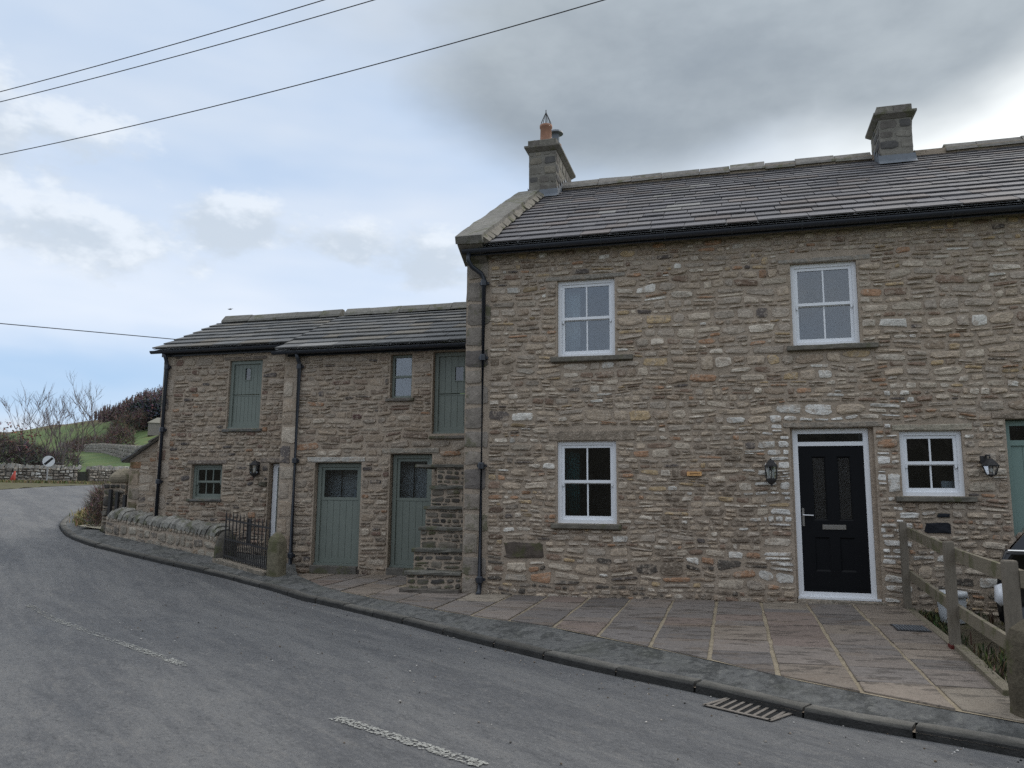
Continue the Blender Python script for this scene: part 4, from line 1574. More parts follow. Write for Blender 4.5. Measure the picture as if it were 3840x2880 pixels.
    ridge_run(roof, x0 + .05, xe, BR_Y, BR_RZ, rng)
    MB().box(x0 - .02, xe + .1, y - .06, y - .03, 4.58, 4.72).build('eaves_board', 'black_plastic', roof)
    gutter(Bn, x0 - .18, xe + .05, y - .20, 4.685, .06)
    downpipe(Bn, [(-11.70, 14.02, 4.64), (-11.70, 14.1, 4.52), (-11.70, 14.135, 4.4), (-11.69, 14.135, .6)], .042, [(-11.695, 14.135, z) for z in (4.35, 3.0, 1.9)])
    return Bn


end_barn()


def outhouse():
    """lean-to against the far gable of the end barn"""
    y = 14.95
    x0, x1 = -13.17, -11.83
    o = thing('outhouse', ((x0 + x1) / 2, y, .7), 'small stone lean-to with mono-pitch slate roof at the barn end', 'outbuilding')
    rng = random.Random(81)
    z0, zl = .5, 2.40
    sl = .60
    m = MB()
    zr = zl + sl * (x1 - x0)
    m.poly([(x0, y, z0 - .5), (x1, y, z0 - .5), (x1, y, zr), (x0, y, zl)])
    m.poly([(x0, y, z0 - .5), (x0, y, zl), (x0, y + 2.6, zl), (x0, y + 2.6, z0 - .5)])
    m.poly([(x0, y + 2.6, z0 - .5), (x0, y + 2.6, zl), (x1, y + 2.6, zr), (x1, y + 2.6, z0 - .5)])
    wall = m.build('wall', 'mortar', o, base=False)
    ps = rubble((Vector((x0, y, z0)), X, Z, -Y), x1 - x0, zr - z0, 83, BARN, (.08, .16), (1.1, 2.6), .42,
                [(0, .26, 0, zl - z0)], (.006, .022), (.008, .018), top=lambda a: zl - z0 - .02 + sl * a)
    ps += rubble((Vector((x0, y + 2.6, z0)), -Y, Z, -X), 2.6, zl - z0, 84, BARN, (.08, .16), (1.1, 2.6), .42)
    emit(ps, wall, 'stone', 300)
    quoins(wall, (Vector((x0, y, z0)), X, Z, -Y), zl - z0 - .02, rng, (.26, .34), (.28, .42), BARN)
    A = Vector((1, 0, sl)).normalized()
    Nn = Vector((-A.z, 0, A.x))
    fr = (Vector((x0 - .14, y + 2.7, zl - .06)), -Y, A, Nn)
    r = MB().poly([fr[0], fr[0] - Y * 2.82, fr[0] - Y * 2.82 + A * 1.75, fr[0] + A * 1.75]).build('roof', 'slate', o, base=False)
    slates(r, fr, 2.82, 1.75, 87, (.42, .33), (.35, .7), .036, pal=BARN_SLATE)
    MB().box(-12.42, -12.29, y - .03, y + .01, 2.15, 2.36).build('meter_box', 'white_plastic', wall)
    return o


outhouse()

# ------------------------------------------------------------------ forecourt
PEDGE = [(2.4, 5.95), (1.74, 6.33), (1.19, 6.65), (.39, 7.2), (-.18, 7.73), (-.87, 8.26), (-2.05, 9.15), (-3.1, 9.62), (-4.38, 10.4), (-6.2, 11.65), (-7.5, 12.65), (-8.6, 13.6)]


def pedge(x):
    xs = [p[0] for p in PEDGE][::-1]
    ys = [p[1] for p in PEDGE][::-1]
    return float(np.interp(x, xs, ys))


def pz(x, y):
    return .150 + max(0, y - pedge(x)) * .019


def paving():
    rng = random.Random(91)
    vs, fs = [], []
    xs = np.linspace(-8.6, 2.14, 40)
    for x in xs:
        back = YF + .1 if x > HX0 else 13.8
        y0 = pedge(x) - .01
        for k in range(5):
            y = y0 + (back - y0) * k / 4
            vs.append((x, y, pz(x, y) - .006))
    for i in range(len(xs) - 1):
        for k in range(4):
            a = i * 5 + k
            fs.append((a, a + 5, a + 6, a + 1))
    base = tag(MB().add(vs, fs).build('paving', 'joint_sand', None, True, base=False), kind='structure')
    joints = [-8.45, -7.85, -7.2, -6.55, -5.95, -5.3, -4.62, -3.85, -3.21, -2.65, -2.04, -1.45, -.85, -.265, .32, .91, 1.49, 2.10]
    pal = [((.200, .168, .146), 28), ((.172, .150, .136), 28), ((.220, .180, .146), 16), ((.148, .131, .122), 18), ((.265, .225, .18), 9), ((.195, .150, .128), 14)]
    for i in range(len(joints) - 1):
        x0, x1 = joints[i], joints[i + 1]
        xm = (x0 + x1) / 2
        back = YF - .01 if x0 > HX0 - .3 else 13.68
        if x1 < -7.8:
            back = 13.6
        yl, yr = pedge(x0), pedge(x1)
        ends = []
        y = back
        first = True
        while True:
            L = rng.choice((.30, .42, .55, .55, .62, .8, .9)) * rng.uniform(.9, 1.1)
            y0 = y - L
            last = y0 - max(yl, yr) < .22
            gp = .020
            gy = rng.uniform(.008, .016)
            t = rng.uniform(-.012, .012)
            if last:
                c = [(x0 + gp, yl + .01), (x1 - gp, yr + .01), (x1 - gp, y - gy), (x0 + gp, y - gy)]
            else:
                c = [(x0 + gp, y0 + gy + t), (x1 - gp, y0 + gy - t), (x1 - gp, y - gy), (x0 + gp, y - gy)]
            if not (-5.05 < xm < HX0 and y < 13.7 and (y + y0) / 2 > 11.75):
                cx = sum(p[0] for p in c) / 4
                cy = sum(p[1] for p in c) / 4
                dz = rng.uniform(.003, .012)
                tilt = rng.uniform(-.006, .006)
                vs = []
                # uneven eight-sided outline with a worn arris
                ring = []
                for k in range(4):
                    p, q = c[k], c[(k + 1) % 4]
                    ring.append((p[0] + rng.uniform(-.009, .009), p[1] + rng.uniform(-.009, .009)))
                    ring.append(((p[0] + q[0]) / 2 + rng.uniform(-.006, .006), (p[1] + q[1]) / 2 + rng.uniform(-.006, .006)))
                for px, py in ring:
                    vs.append((px, py, pz(px, py) - .02))
                for px, py in ring:
                    vs.append((px, py, pz(px, py) + dz - .004 + tilt * (px - cx) * 2))
                for px, py in ring:
                    qx, qy = cx + (px - cx) * .97, cy + (py - cy) * .97
                    vs.append((qx, qy, pz(qx, qy) + dz + tilt * (qx - cx) * 2))
                n = 8
                fs = [(r * n + k, r * n + (k + 1) % n, (r + 1) * n + (k + 1) % n, (r + 1) * n + k) for r in range(2) for k in range(n)]
                fs.append(tuple(2 * n + k for k in range(n)))
                MB().add(vs, fs, pick(rng, pal)).build('paving_slab', 'slab', base)
            if last:
                break
            y = y0
    return base


paving()


def yard():
    # ground between the garden wall and the end barn, and the drive behind the fence
    vs, fs = [], []
    a = [(-7.45, 12.7), (-8.3, 12.9), (-9.5, 13.45), (-11.9, 14.2), (-13.3, 14.7), (-14.2, 15.5)]
    b = [(-8.5, 14.3), (-8.6, 14.3), (-9.5, 14.4), (-11.9, 15.1), (-13.3, 16.6), (-14.2, 17.6)]
    strip('yard', smooth_line(a, 5), smooth_line(b, 5), lambda x, y: rise(x, y) + .12, lambda x, y: rise(x, y) + .13, 4, 'path_tarmac', 0.02)
    c = [(1.97, 5.7), (2.06, 7.5), (2.12, 9.5), (2.16, 11.7)]
    d = [(9, 2.9), (9, 6), (9, 9), (9, 11.7)]
    strip('driveway', smooth_line(c, 6), smooth_line(d, 6), lambda x, y: .115, lambda x, y: .10, 10, 'gravel', 0.03)
    e = [(-13.55, 15.05), (-14.0, 15.05), (-14.7, 15.2)]
    f = [(-13.7, 16.1), (-14.3, 16.3), (-14.9, 16.2)]
    strip('concrete_apron', smooth_line(e, 3), smooth_line(f, 3), lambda x, y: rise(x, y) + .175, lambda x, y: rise(x, y) + .18, 3, 'concrete', 0.0)


yard()


def steps():
    st = thing('stone_steps', (-4.55, 12.6, .2), 'flight of mossy dark stone steps between house gable and barn', 'steps')
    rng = random.Random(101)
    xr = HX0 - .005
    # front y, tread top, left x
    rows = [(11.62, .485, -4.94), (11.87, .815, -4.93), (12.11, 1.145, -4.92), (12.31, 1.475, -4.92), (12.53, 1.815, -4.92), (12.78, 2.18, -5.28)]
    zprev = .17
    for i, (yf, zt, xl) in enumerate(rows):
        xb = xl if i < 5 else -4.92
        m = MB().box(xb + .012, xr, yf + .012, 13.69, zprev - .05, zt - .055)
        s = m.build('step', 'mortar', st)
        ps = rubble((Vector((xb + .01, yf + .012, zprev - .02)), X, Z, -Y), xr - xb - .01, zt - .06 - zprev + .02, 111 + i, DARK, (.05, .11), (1.3, 3.5), .36, (), (.008, .024), (.006, .014), n=10, split=.2)
        ps += rubble((Vector((xb + .012, 13.69, zprev - .02)), -Y, Z, -X), 13.69 - yf, zt - .06 - zprev + .02, 131 + i, DARK, (.06, .12), (1.3, 3.5), .36, (), (.008, .024), (.006, .014), n=10, split=.2)
        emit(ps, s, 'stone', 300, 'dark_stone')
        c = rng.uniform(.12, .17)
        y1 = rows[i + 1][0] + .1 if i < 5 else 13.69
        slab_stone(MB(), xl - .015, xr, yf - .03, y1, zt - .06, zt, rng, (c, c * .95, c * .82), .008, 6).build('tread', 'dark_stone', s)
        zprev = zt - .03
    slab_stone(MB(), -4.98, -4.02, 11.47, 11.75, .16, .232, rng, (.12, .105, .09), .01, 6).build('bottom_slab', 'dark_stone', st)
    return st


steps()


def garden_wall():
    P0, P1 = Vector((-13.35, 14.57, .62)), Vector((-9.62, 13.36, .32))
    g = thing('garden_wall', tuple((P0 + P1) / 2), 'low stone garden wall topped with slanting coping slabs beside the footpath', 'wall')
    rng = random.Random(141)
    L = (P1 - P0).length
    A = (P1 - P0) / L
    nrm = Vector((A.y, -A.x, 0)).normalized()              # towards the road
    back = -nrm
    h = .52
    m = MB()
    for s in (0,):
        vs = []
        for t in (0, 1):
            p = P0.lerp(P1, t)
            for off, z in ((.0, -.2), (.0, h), (.34, h), (.34, -.2)):
                vs.append(p + back * off + Z * z)
        m.add(vs, [(0, 4, 5, 1), (1, 5, 6, 2), (2, 6, 7, 3), (0, 1, 2, 3), (4, 7, 6, 5)])
    body = m.build('core', 'mortar', g, base=False)
    ps = rubble((P0.copy(), A, Z, nrm), L, h, 143, [((.30, .265, .215), 30), ((.25, .22, .18), 25), ((.36, .32, .26), 20), ((.19, .165, .14), 15), ((.31, .235, .165), 8)],
                (.13, .21), (.7, 1.7), .34, (), (.012, .034), (.010, .02), split=.15)
    ps += rubble((P1 + back * .34, -A, Z, back), L, h, 144, BARN, (.13, .21), (.7, 1.7), .34, (), (.012, .034), (.010, .02), split=.15)
    emit(ps, body, 'stone', 300)
    # coping slabs on edge, all leaning the same way
    t = .05
    while t < L - .06:
        w = rng.uniform(.075, .125)
        p = P0 + A * (t + w / 2) + back * .16 + Z * (h - .012)
        hh = rng.uniform(.17, .265)
        lean = math.radians(rng.uniform(24, 33))
        upv = (Z * math.cos(lean) + A * math.sin(lean))
        al = (A * math.cos(lean) - Z * math.sin(lean))
        d = rng.uniform(.17, .20)
        cc = rng.uniform(.17, .33)
        vs = []
        prof = ((-1, 0), (-.98, .55), (-.72, .88), (-.2, 1.0), (.4, 1.0), (.82, .82), (1, .5), (1, 0))
        for sgn in (-1, 1):
            for u, v in prof:
                q = p + nrm * (-u * d) + upv * (v * hh * (1 if u < .9 else .95)) + al * (sgn * w * .39)
                vs.append(q + Vector((rng.uniform(-.007, .007), rng.uniform(-.007, .007), rng.uniform(-.007, .007))))
        n = len(prof)
        fs = [tuple(range(n)), tuple(range(2 * n - 1, n - 1, -1))] + [(k, k + n, (k + 1) % n + n, (k + 1) % n) for k in range(n)]
        MB().add(vs, fs, (cc, cc * .95, cc * .84)).build('coping_slab', 'dark_stone', g)
        t += w * 1.02
    # big rough stone closing the gate end
    m = MB()
    c = P1 + back * .15 + A * .10
    prof = [(.24, -.15), (.25, .1), (.235, .32), (.20, .50), (.12, .60), (.03, .63)]
    vs, fs = [], []
    n = 9
    for r, z in prof:
        for k in range(n):
            th = 2 * math.pi * k / n
            rr = r * (1 + .14 * nz(math.cos(th) * 2, math.sin(th) * 2, z * 3 + 4))
            q = c + A * (rr * .62 * math.cos(th)) + nrm * (rr * 1.0 * math.sin(th)) + Z * z
            vs.append(q)
    for i in range(len(prof) - 1):
        for k in range(n):
            fs.append((i * n + k, i * n + (k + 1) % n, (i + 1) * n + (k + 1) % n, (i + 1) * n + k))
    fs.append(tuple((len(prof) - 1) * n + k for k in range(n)))
    m.add(vs, fs, (.105, .095, .08)).build('end_stone', 'dark_stone', g)
    return g


garden_wall()


def boulder_post(name, c, w, d, h, col, label, cat, seed, ang=0.0, parent=None, lean=0.0):
    n, rows = 14, 10
    vs, fs = [], []
    for i in range(rows + 1):
        t = i / rows
        k = 1.0 if t < .72 else math.sqrt(max(0.0, 1 - ((t - .72) / .29) ** 2))
        for j in range(n):
            th = 2 * math.pi * j / n
            cs, sn = math.cos(th), math.sin(th)
            u = math.copysign(abs(cs) ** .55, cs) * w / 2 * k * (1 - .06 * t)
            v = math.copysign(abs(sn) ** .55, sn) * d / 2 * k * (1 - .06 * t)
            e = 1 + .10 * nz(cs * 1.4 + seed, sn * 1.4, t * 3) + .05 * nz(cs * 5, sn * 5 + seed, t * 9)
            x = u * e * math.cos(ang) - v * e * math.sin(ang) + lean * t
            y = u * e * math.sin(ang) + v * e * math.cos(ang)
            vs.append((c[0] + x, c[1] + y, c[2] + h * t))
    for i in range(rows):
        for j in range(n):
            fs.append((i * n + j, i * n + (j + 1) % n, (i + 1) * n + (j + 1) % n, (i + 1) * n + j))
    fs.append(tuple(rows * n + j for j in range(n)))
    o = MB().add(vs, fs, col).build(name, 'dark_stone', parent)
    return tag(o, label, cat) if label else o


boulder_post('stone_gatepost', (-7.80, 12.56, .18), .33, .26, .80, (.165, .145, .10), 'rounded mossy stone gatepost beside the iron bar gate', 'gatepost', 4, -.35)


def iron_gate():
    P0, P1 = Vector((-9.30, 13.16, .44)), Vector((-8.03, 12.66, .30))
    g = thing('iron_gate', tuple((P0 + P1) / 2), 'black wrought-iron bar gate between garden wall and mossy gatepost', 'gate')
    L = (P1 - P0).length
    A = (P1 - P0) / L
    nrm = Vector((A.y, -A.x, 0)).normalized()
    H = .84
    n = 13
    for k in range(n):
        p = P0 + A * (L * k / (n - 1))
        r = .012 if k not in (0, n - 1) else .016
        MB().tube([p, p + Z * (H - .02), p + Z * (H + .05)], [r, r, .003], 5).build('bar', 'iron', g)
        if k < n - 1:
            q = p + A * (L * .5 / (n - 1))
            MB().tube([q, q + Z * .40, q + Z * .45], [.010, .010, .003], 5).build('short_bar', 'iron', g)
    for z in (.06, .37, .74):
        MB().obox(P0 + A * (L / 2) + Z * z, A * (L / 2), nrm * .007, Z * .016).build('rail', 'iron', g)
    m = P0 + A * (L * .53) - nrm * .02
    MB().obox(m + Z * .60, A * .042, nrm * .012, Z * .23).build('latch_plate', 'iron', g)
    slab = MB().obox(P0 + A * (L / 2) + nrm * .05 - Z * .045, A * (L / 2 + .1), nrm * .13, Z * .04, (.20, .175, .14))
    slab.build('threshold', 'stone', g)
    return g


iron_gate()


def stone_pier():
    """rough stone pier with a rounded capstone, by the lean-to"""
    c = Vector((-13.62, 15.30, .62))
    p = thing('stone_pier', tuple(c), 'rough dark stone pier with a big rounded capstone by the lean-to', 'pier')
    core = MB().box(c.x - .29, c.x + .29, c.y - .25, c.y + .25, c.z - .3, c.z + 1.25).build('core', 'mortar', p)
    ps = rubble((Vector((c.x - .30, c.y - .25, c.z - .05)), X, Z, -Y), .60, 1.30, 151, DARK, (.11, .19), (.9, 1.8), .34, (), (.02, .05), (.008, .016), split=.1)
    ps += rubble((Vector((c.x - .29, c.y + .25, c.z - .05)), -Y, Z, -X), .50, 1.30, 152, DARK, (.11, .19), (.9, 1.8), .34, (), (.02, .05), (.008, .016), split=.1)
    ps += rubble((Vector((c.x + .29, c.y - .25, c.z - .05)), Y, Z, X), .50, 1.30, 153, DARK, (.11, .19), (.9, 1.8), .34, (), (.02, .05), (.008, .016), split=.1)
    emit(ps, core, 'stone', 300, 'dark_stone')
    n, rows = 14, 7
    vs, fs = [], []
    for i in range(rows + 1):
        t = i / rows
        k = [.80, .96, 1.0, .98, .90, .74, .48, .12][i]
        for j in range(n):
            th = 2 * math.pi * j / n
            e = 1 + .10 * nz(math.cos(th) * 1.5, math.sin(th) * 1.5, t * 2 + 9)
            vs.append((c.x + .02 + .345 * k * e * math.cos(th), c.y + .30 * k * e * math.sin(th), c.z + 1.24 + .37 * t))
    for i in range(rows):
        for j in range(n):
            fs.append((i * n + j, i * n + (j + 1) % n, (i + 1) * n + (j + 1) % n, (i + 1) * n + j))
    fs.append(tuple(rows * n + j for j in range(n)))
    fs.append(tuple(range(n))[::-1])
    MB().add(vs, fs, (.24, .205, .15)).build('capstone', 'dark_stone', p)
    # dark timber uprights of an old gate standing against it
    for k, dx in enumerate((-.03, .16, .37)):
        MB().box(c.x + dx - .035, c.x + dx + .035, c.y - .36, c.y - .30, c.z - .1, c.z + 1.12 - .06 * k).build('upright', 'iron', p)
    return p


stone_pier()


# ------------------------------------------------------------------ timber fence, drive side
def fence():
    f = thing('timber_fence', (2.08, 9.0, .15), 'weathered timber post and rail fence beside the forecourt', 'fence')
    posts = [(2.12, 11.42, .15, 1.35, .042), (2.03, 8.78, .12, 1.225, .044), (1.945, 6.70, .12, 1.185, .046)]
    rng = random.Random(161)
    for x, y, z0, z1, r in posts:
        m = MB()
        vs = []
        for z, k in ((z0, 1), (z0 + .5, 1), (z1 - .012, .98), (z1, .86)):
            for sx, sy in ((-1, -1), (1, -1), (1, 1), (-1, 1)):
                vs.append((x + sx * r * k, y + sy * r * k, z))
        fs = [(i * 4 + j, i * 4 + (j + 1) % 4, i * 4 + 4 + (j + 1) % 4, i * 4 + 4 + j) for i in range(3) for j in range(4)] + [(12, 13, 14, 15)]
        m.add(vs, fs).build('post', 'timber', f)
    for i in range(2):
        (xa, ya, _, za, ra), (xb, yb, _, zb, rb) = posts[i], posts[i + 1]
        for nm, da, hh in (('rail', .16, .062), ('rail', .71 if i == 0 else .70, .058)):
            a = Vector((xa + ra + .020, ya + .06, za - da + .03))
            b = Vector((xb + rb + .020, yb - .06, zb - da + .03))
            d = (b - a)
            w = d.normalized().cross(Z).normalized()
            MB().obox((a + b) / 2, d / 2, w * .019, Z * hh).build(nm, 'timber_rail', f)
        a, b = Vector((xa + .02, ya - ra, .20)), Vector((xb + .02, yb + rb, .17))
        if i == 1:
            b = Vector((xb + .01, yb + .25, .16))
        d = b - a
        w = d.normalized().cross(Z).normalized()
        MB().obox((a + b) / 2, d / 2, w * .045, Z * .05).build('ground_board', 'timber_rail', f)
    # short return rail past the last post
    a, b = Vector((1.985, 6.72, 1.04)), Vector((2.9, 6.35, 1.02))
    d = b - a
    MB().obox((a + b) / 2, d / 2, d.normalized().cross(Z).normalized() * .019, Z * .06).build('rail', 'timber_rail', f)
    return f


fence()
boulder_post('stone_gatepost', (1.965, 6.42, .08), .30, .28, .72, (.105, .088, .062), 'squat dark stone gatepost at the foot of the timber fence', 'gatepost', 9, .3)
tag(MB().box(1.975, 2.09, 8.70, 8.83, .145, .24).build('red_brick', 'red_brick'), 'dark red brick at the foot of the middle fence post', 'brick')


def bucket():
    b = thing('bucket', (2.60, 11.28, .12), 'white plastic bucket standing behind the timber fence', 'bucket')
    c = (2.60, 11.28, .12)
    MB().lathe(c, [(.135, 0), (.142, .01), (.172, .345), (.172, .35)], 24).build('body', 'white_plastic', b, True)
    MB().lathe(c, [(.173, .31), (.186, .312), (.186, .362), (.180, .38), (.165, .382)], 24).build('rim', 'white_plastic', b, True)
    m = MB()
    pts = [(c[0] + .188 * math.cos(t), c[1] - .02 - .15 * math.sin(t), c[2] + .33 - .12 * math.sin(t)) for t in np.linspace(0, math.pi, 9)]
    m.tube(pts, .004, 4).build('handle', 'grey_metal', b)


bucket()


def parked_car():
    """black hatchback behind the fence; only its tail shows"""
    c = thing('parked_car', (2.58, 9.32, .12), 'black hatchback car parked behind the timber fence', 'car')
    y0, y1 = 9.32, 11.0
    body = [(2.58, .42), (2.56, .62), (2.60, .90), (2.68, 1.10), (3.4, 1.12), (5.1, 1.05), (6.2, .92), (6.42, .72), (6.42, .40), (6.2, .30), (2.75, .30)]
    m = MB()
    # body shell with tucked-in upper and lower edges
    n = len(body)
    vs = []
    for yy, k in ((y0 + .10, .94), (y0, 1.0), (y1, 1.0), (y1 - .10, .94)):
        for x, z in body:
            vs.append((4.5 + (x - 4.5) * k, yy, .70 + (z - .70) * (1 if k == 1.0 else .90)))
    fs = [tuple(range(n)), tuple(3 * n + i for i in range(n - 1, -1, -1))]
    for r in range(3):
        for i in range(n):
            j = (i + 1) % n
            fs.append((r * n + j, r * n + i, (r + 1) * n + i, (r + 1) * n + j))
    m.add(vs, fs).build('body', 'car_paint', c, True)
    cab = [(2.70, 1.10), (2.98, 1.44), (3.25, 1.51), (4.4, 1.50), (5.25, 1.06)]
    n = len(cab)
    vs = []
    for yy, ins in ((y0 + .05, 0), (y0 + .20, 1), (y1 - .20, 1), (y1 - .05, 0)):
        for x, z in cab:
            t = (z - 1.06) / .45
            e = .16 * t
            vs.append((x, (y0 + .06 + e) if yy < 10 else (y1 - .06 - e), z) if ins == 0 else (x, y0 + .30 + e * .3 if yy < 10 else y1 - .30 - e * .3, z + .012))
    fs = [tuple(range(n)), tuple(3 * n + i for i in range(n - 1, -1, -1))]
    for r in range(3):
        for i in range(n - 1):
            fs.append((r * n + i + 1, r * n + i, (r + 1) * n + i, (r + 1) * n + i + 1))
    m = MB().add(vs, fs)
    m.build('cabin', 'car_paint', c)
    # side glass, set just proud of the cabin
    def side(pts, nm):
        v = [(x, y0 + .055 + .16 * (z - 1.06) / .45 - .004, z) for x, z in pts]
        MB().poly(v).build(nm, 'car_glass', c)
    side([(2.84, 1.14), (3.03, 1.40), (3.5, 1.46), (3.5, 1.14)], 'quarter_window')
    side([(3.56, 1.14), (3.56, 1.46), (4.3, 1.455), (4.3, 1.14)], 'door_window')
    MB().add([(2.705, y0 + .22, 1.13), (2.705, y1 - .22, 1.13), (2.965, y1 - .32, 1.425), (2.965, y0 + .32, 1.425)], [(0, 3, 2, 1)]).build('rear_window', 'car_glass', c)
    MB().tube([(2.70, y0 + .08, 1.115), (3.5, y0 + .03, 1.125), (4.8, y0 + .04, 1.10)], .012, 5).build('trim', 'chrome', c)
    m = MB()
    vs = []
    for yy, k in ((y0 - .012, 1), (y0 + .03, .9), (y0 + .25, .7)):
        for x, z in ((2.565, .60), (2.60, .56), (2.665, .60), (2.66, .72), (2.62, .79), (2.575, .77)):
            vs.append((x - (.02 if yy > y0 else 0), yy, .67 + (z - .67) * k))
    fs = [(5, 4, 3, 2, 1, 0)] + [(r * 6 + i, r * 6 + (i + 1) % 6, r * 6 + 6 + (i + 1) % 6, r * 6 + 6 + i) for r in range(2) for i in range(6)]
    m.add(vs, fs).build('tail_lamp', 'lamp_lens', c, True)
    for wx in (3.35, 5.55):
        for yy, s in ((y0 - .005, 1), (y1 + .005, -1)):
            prof = []
            t = MB()
            nn = 24
            vs, fs = [], []
            for r, dy in ((.20, .02), (.305, 0), (.32, .03), (.32, .18)):
                for k in range(nn):
                    a = 2 * math.pi * k / nn
                    vs.append((wx + r * math.cos(a), yy + s * dy, .43 + r * math.sin(a)))
            for i in range(3):
                for k in range(nn):
                    fs.append((i * nn + k, i * nn + (k + 1) % nn, (i + 1) * nn + (k + 1) % nn, (i + 1) * nn + k))
            w = t.add(vs, fs).build('wheel', 'rubber_and_shade', c)
            h = MB()
            for k in range(5):
                a = 2 * math.pi * k / 5
                h.obox((wx + .1 * math.cos(a), yy + s * .02, .43 + .1 * math.sin(a)), (.1 * math.cos(a), 0, .1 * math.sin(a)), (-.025 * math.sin(a), 0, .025 * math.cos(a)), (0, .012, 0))
            h.build('rim', 'grey_metal', w)
    c.rotation_euler.z = math.radians(-16)


parked_car()


# ------------------------------------------------------------------ small fittings
def half_lantern(x, y, ztop, zbot, r, label, seed):
    """six-sided black coach lantern flat to the wall"""
    t = thing('wall_lantern', (x, y, zbot), label, 'lantern', 'black wall lanterns')
    h = ztop - zbot
    cy = y - r - .015
    c = (x, cy, zbot)
    rot = math.pi / 6
    MB().box(x - .035, x + .035, y - .03, y + .004, zbot + .22 * h, zbot + .9 * h).build('backplate', 'iron', t)
    MB().lathe(c, [(.008, 0), (.018, .03 * h), (.012, .07 * h), (r * .55, .13 * h), (r * .85, .22 * h), (r * .93, .28 * h)], 6, None, rot).build('base', 'iron', t)
    MB().lathe(c, [(r * 1.08, .70 * h), (r * 1.10, .735 * h), (r * .62, .86 * h), (r * .45, .93 * h), (.010, .945 * h), (.016, .97 * h), (.006, h)], 6, None, rot).build('cap', 'iron', t)
    MB().lathe(c, [(r * .86, .285 * h), (r * .97, .695 * h)], 6, None, rot).build('glass', 'clear_glass', t)
    for k in range(6):
        a = rot + 2 * math.pi * k / 6
        MB().tube([(x + r * .90 * math.cos(a), cy + r * .90 * math.sin(a), zbot + .27 * h), (x + r * 1.02 * math.cos(a), cy + r * 1.02 * math.sin(a), zbot + .72 * h)], .007, 4).build('corner_bar', 'iron', t)
    MB().lathe(c, [(.012, .28 * h), (.02, .34 * h), (.022, .50 * h), (.008, .58 * h)], 8).build('bulb', 'lamp_bulb', t, True)


half_lantern(.515, YF - .01, 2.19, 1.80, .088, 'six-sided black coach lantern on the wall next to the black front door', 1)
half_lantern(-9.355, 14.185, 2.345, 1.97, .095, 'small black coach lantern on the end barn wall beside the white-framed door', 2)


def hanging_lantern():
    x, y, zt = 3.165, YF - .01, 2.22
    t = thing('wall_lantern', (x, y, 1.95), 'black lantern hanging from a curved bracket beside the pale green door', 'lantern', 'black wall lanterns')
    MB().lathe((x, y, zt - .06), [(.045, -.05), (.05, 0), (.045, .05)], 10).build('backplate', 'iron', t)
    cx, cy = x + .035, y - .15
    MB().tube([(x, y - .02, zt - .06), (x + .01, y - .08, zt - .005), (cx, cy + .02, zt - .01), (cx, cy, zt - .04)], .012, 6).build('bracket', 'iron', t)
    MB().lathe((cx, cy, 0), [(.012, 2.17), (.03, 2.165), (.105, 2.085), (.105, 2.075), (.09, 2.07)], 6).build('cap', 'iron', t)
    MB().lathe((cx, cy, 0), [(.088, 2.07), (.055, 1.965)], 6).build('glass', 'clear_glass', t)
    MB().lathe((cx, cy, 0), [(.058, 1.966), (.058, 1.955), (.025, 1.945), (.008, 1.93)], 6).build('base', 'iron', t)
    for k in range(6):
        a = 2 * math.pi * k / 6
        MB().tube([(cx + .092 * math.cos(a), cy + .092 * math.sin(a), 2.072), (cx + .058 * math.cos(a), cy + .058 * math.sin(a), 1.96)], .006, 4).build('corner_bar', 'iron', t)
    MB().lathe((cx, cy, 1.99), [(.012, 0), (.02, .02), (.018, .05), (.006, .07)], 8).build('bulb', 'lamp_bulb', t, True)


hanging_lantern()


def name_plate():
    p = thing('name_plate', (-.524, YF - .03, 1.953), 'small varnished wooden name plate on the house wall left of the lantern', 'sign')
    MB().box(-.626, -.423, YF - .058, YF - .018, 1.950, 2.008).build('plate', 'varnished_wood', p)
    rng = random.Random(4)
    # a line of tiny carved letters, too small to read
    m = MB()
    x = -.60
    while x < -.45:
        w = rng.uniform(.007, .012)
        if rng.random() > .14:
            m.box(x, x + .003, YF - .0595, YF - .057, 1.969, 1.989)
            m.box(x + .003, x + w, YF - .0595, YF - .057, rng.choice((1.969, 1.978, 1.986)), rng.choice((1.989, 1.989)))
        x += w + .005
    m.build('lettering', 'dark_lettering', p)


name_plate()


def road_grate():
    c = Vector((.075, 6.665, .0))
    d = Vector((-.8, .6, 0)).normalized()
    A = Vector((.845, -.535, 0)).normalized()
    B = Vector((A.y, -A.x, 0)) * -1
    g = thing('drain_grate', (c.x, c.y, 0), 'rusty slotted iron drain grate in the road against the kerb', 'drain')
    W, D = .285, .185
    z = .0125
    fr = MB()
    fr.obox(c + B * D + Z * z, A * W, B * .016, Z * .003).obox(c - B * D + Z * z, A * W, B * .016, Z * .003)
    fr.obox(c + A * W + Z * z, A * .016, B * (D + .016), Z * .003).obox(c - A * W + Z * z, A * .016, B * (D + .016), Z * .003)
    fr.build('frame', 'grate_iron', g)
    MB().add([c - A * W - B * D + Z * .009, c + A * W - B * D + Z * .009, c + A * W + B * D + Z * .009, c - A * W + B * D + Z * .009], [(0, 1, 2, 3)]).build('slot_shade', 'rubber_and_shade', g)  # flat black sheet above the road, painted as shade inside the slots
    n = 8
    sk = A * -.03
    for k in range(n):
        p = c + A * (-W + 2 * W * (k + .5) / n)
        MB().obox(p + Z * (z + .001), A * .0125, (B * D + sk) * .94, Z * .002).build('bar', 'grate_iron', g)


road_grate()


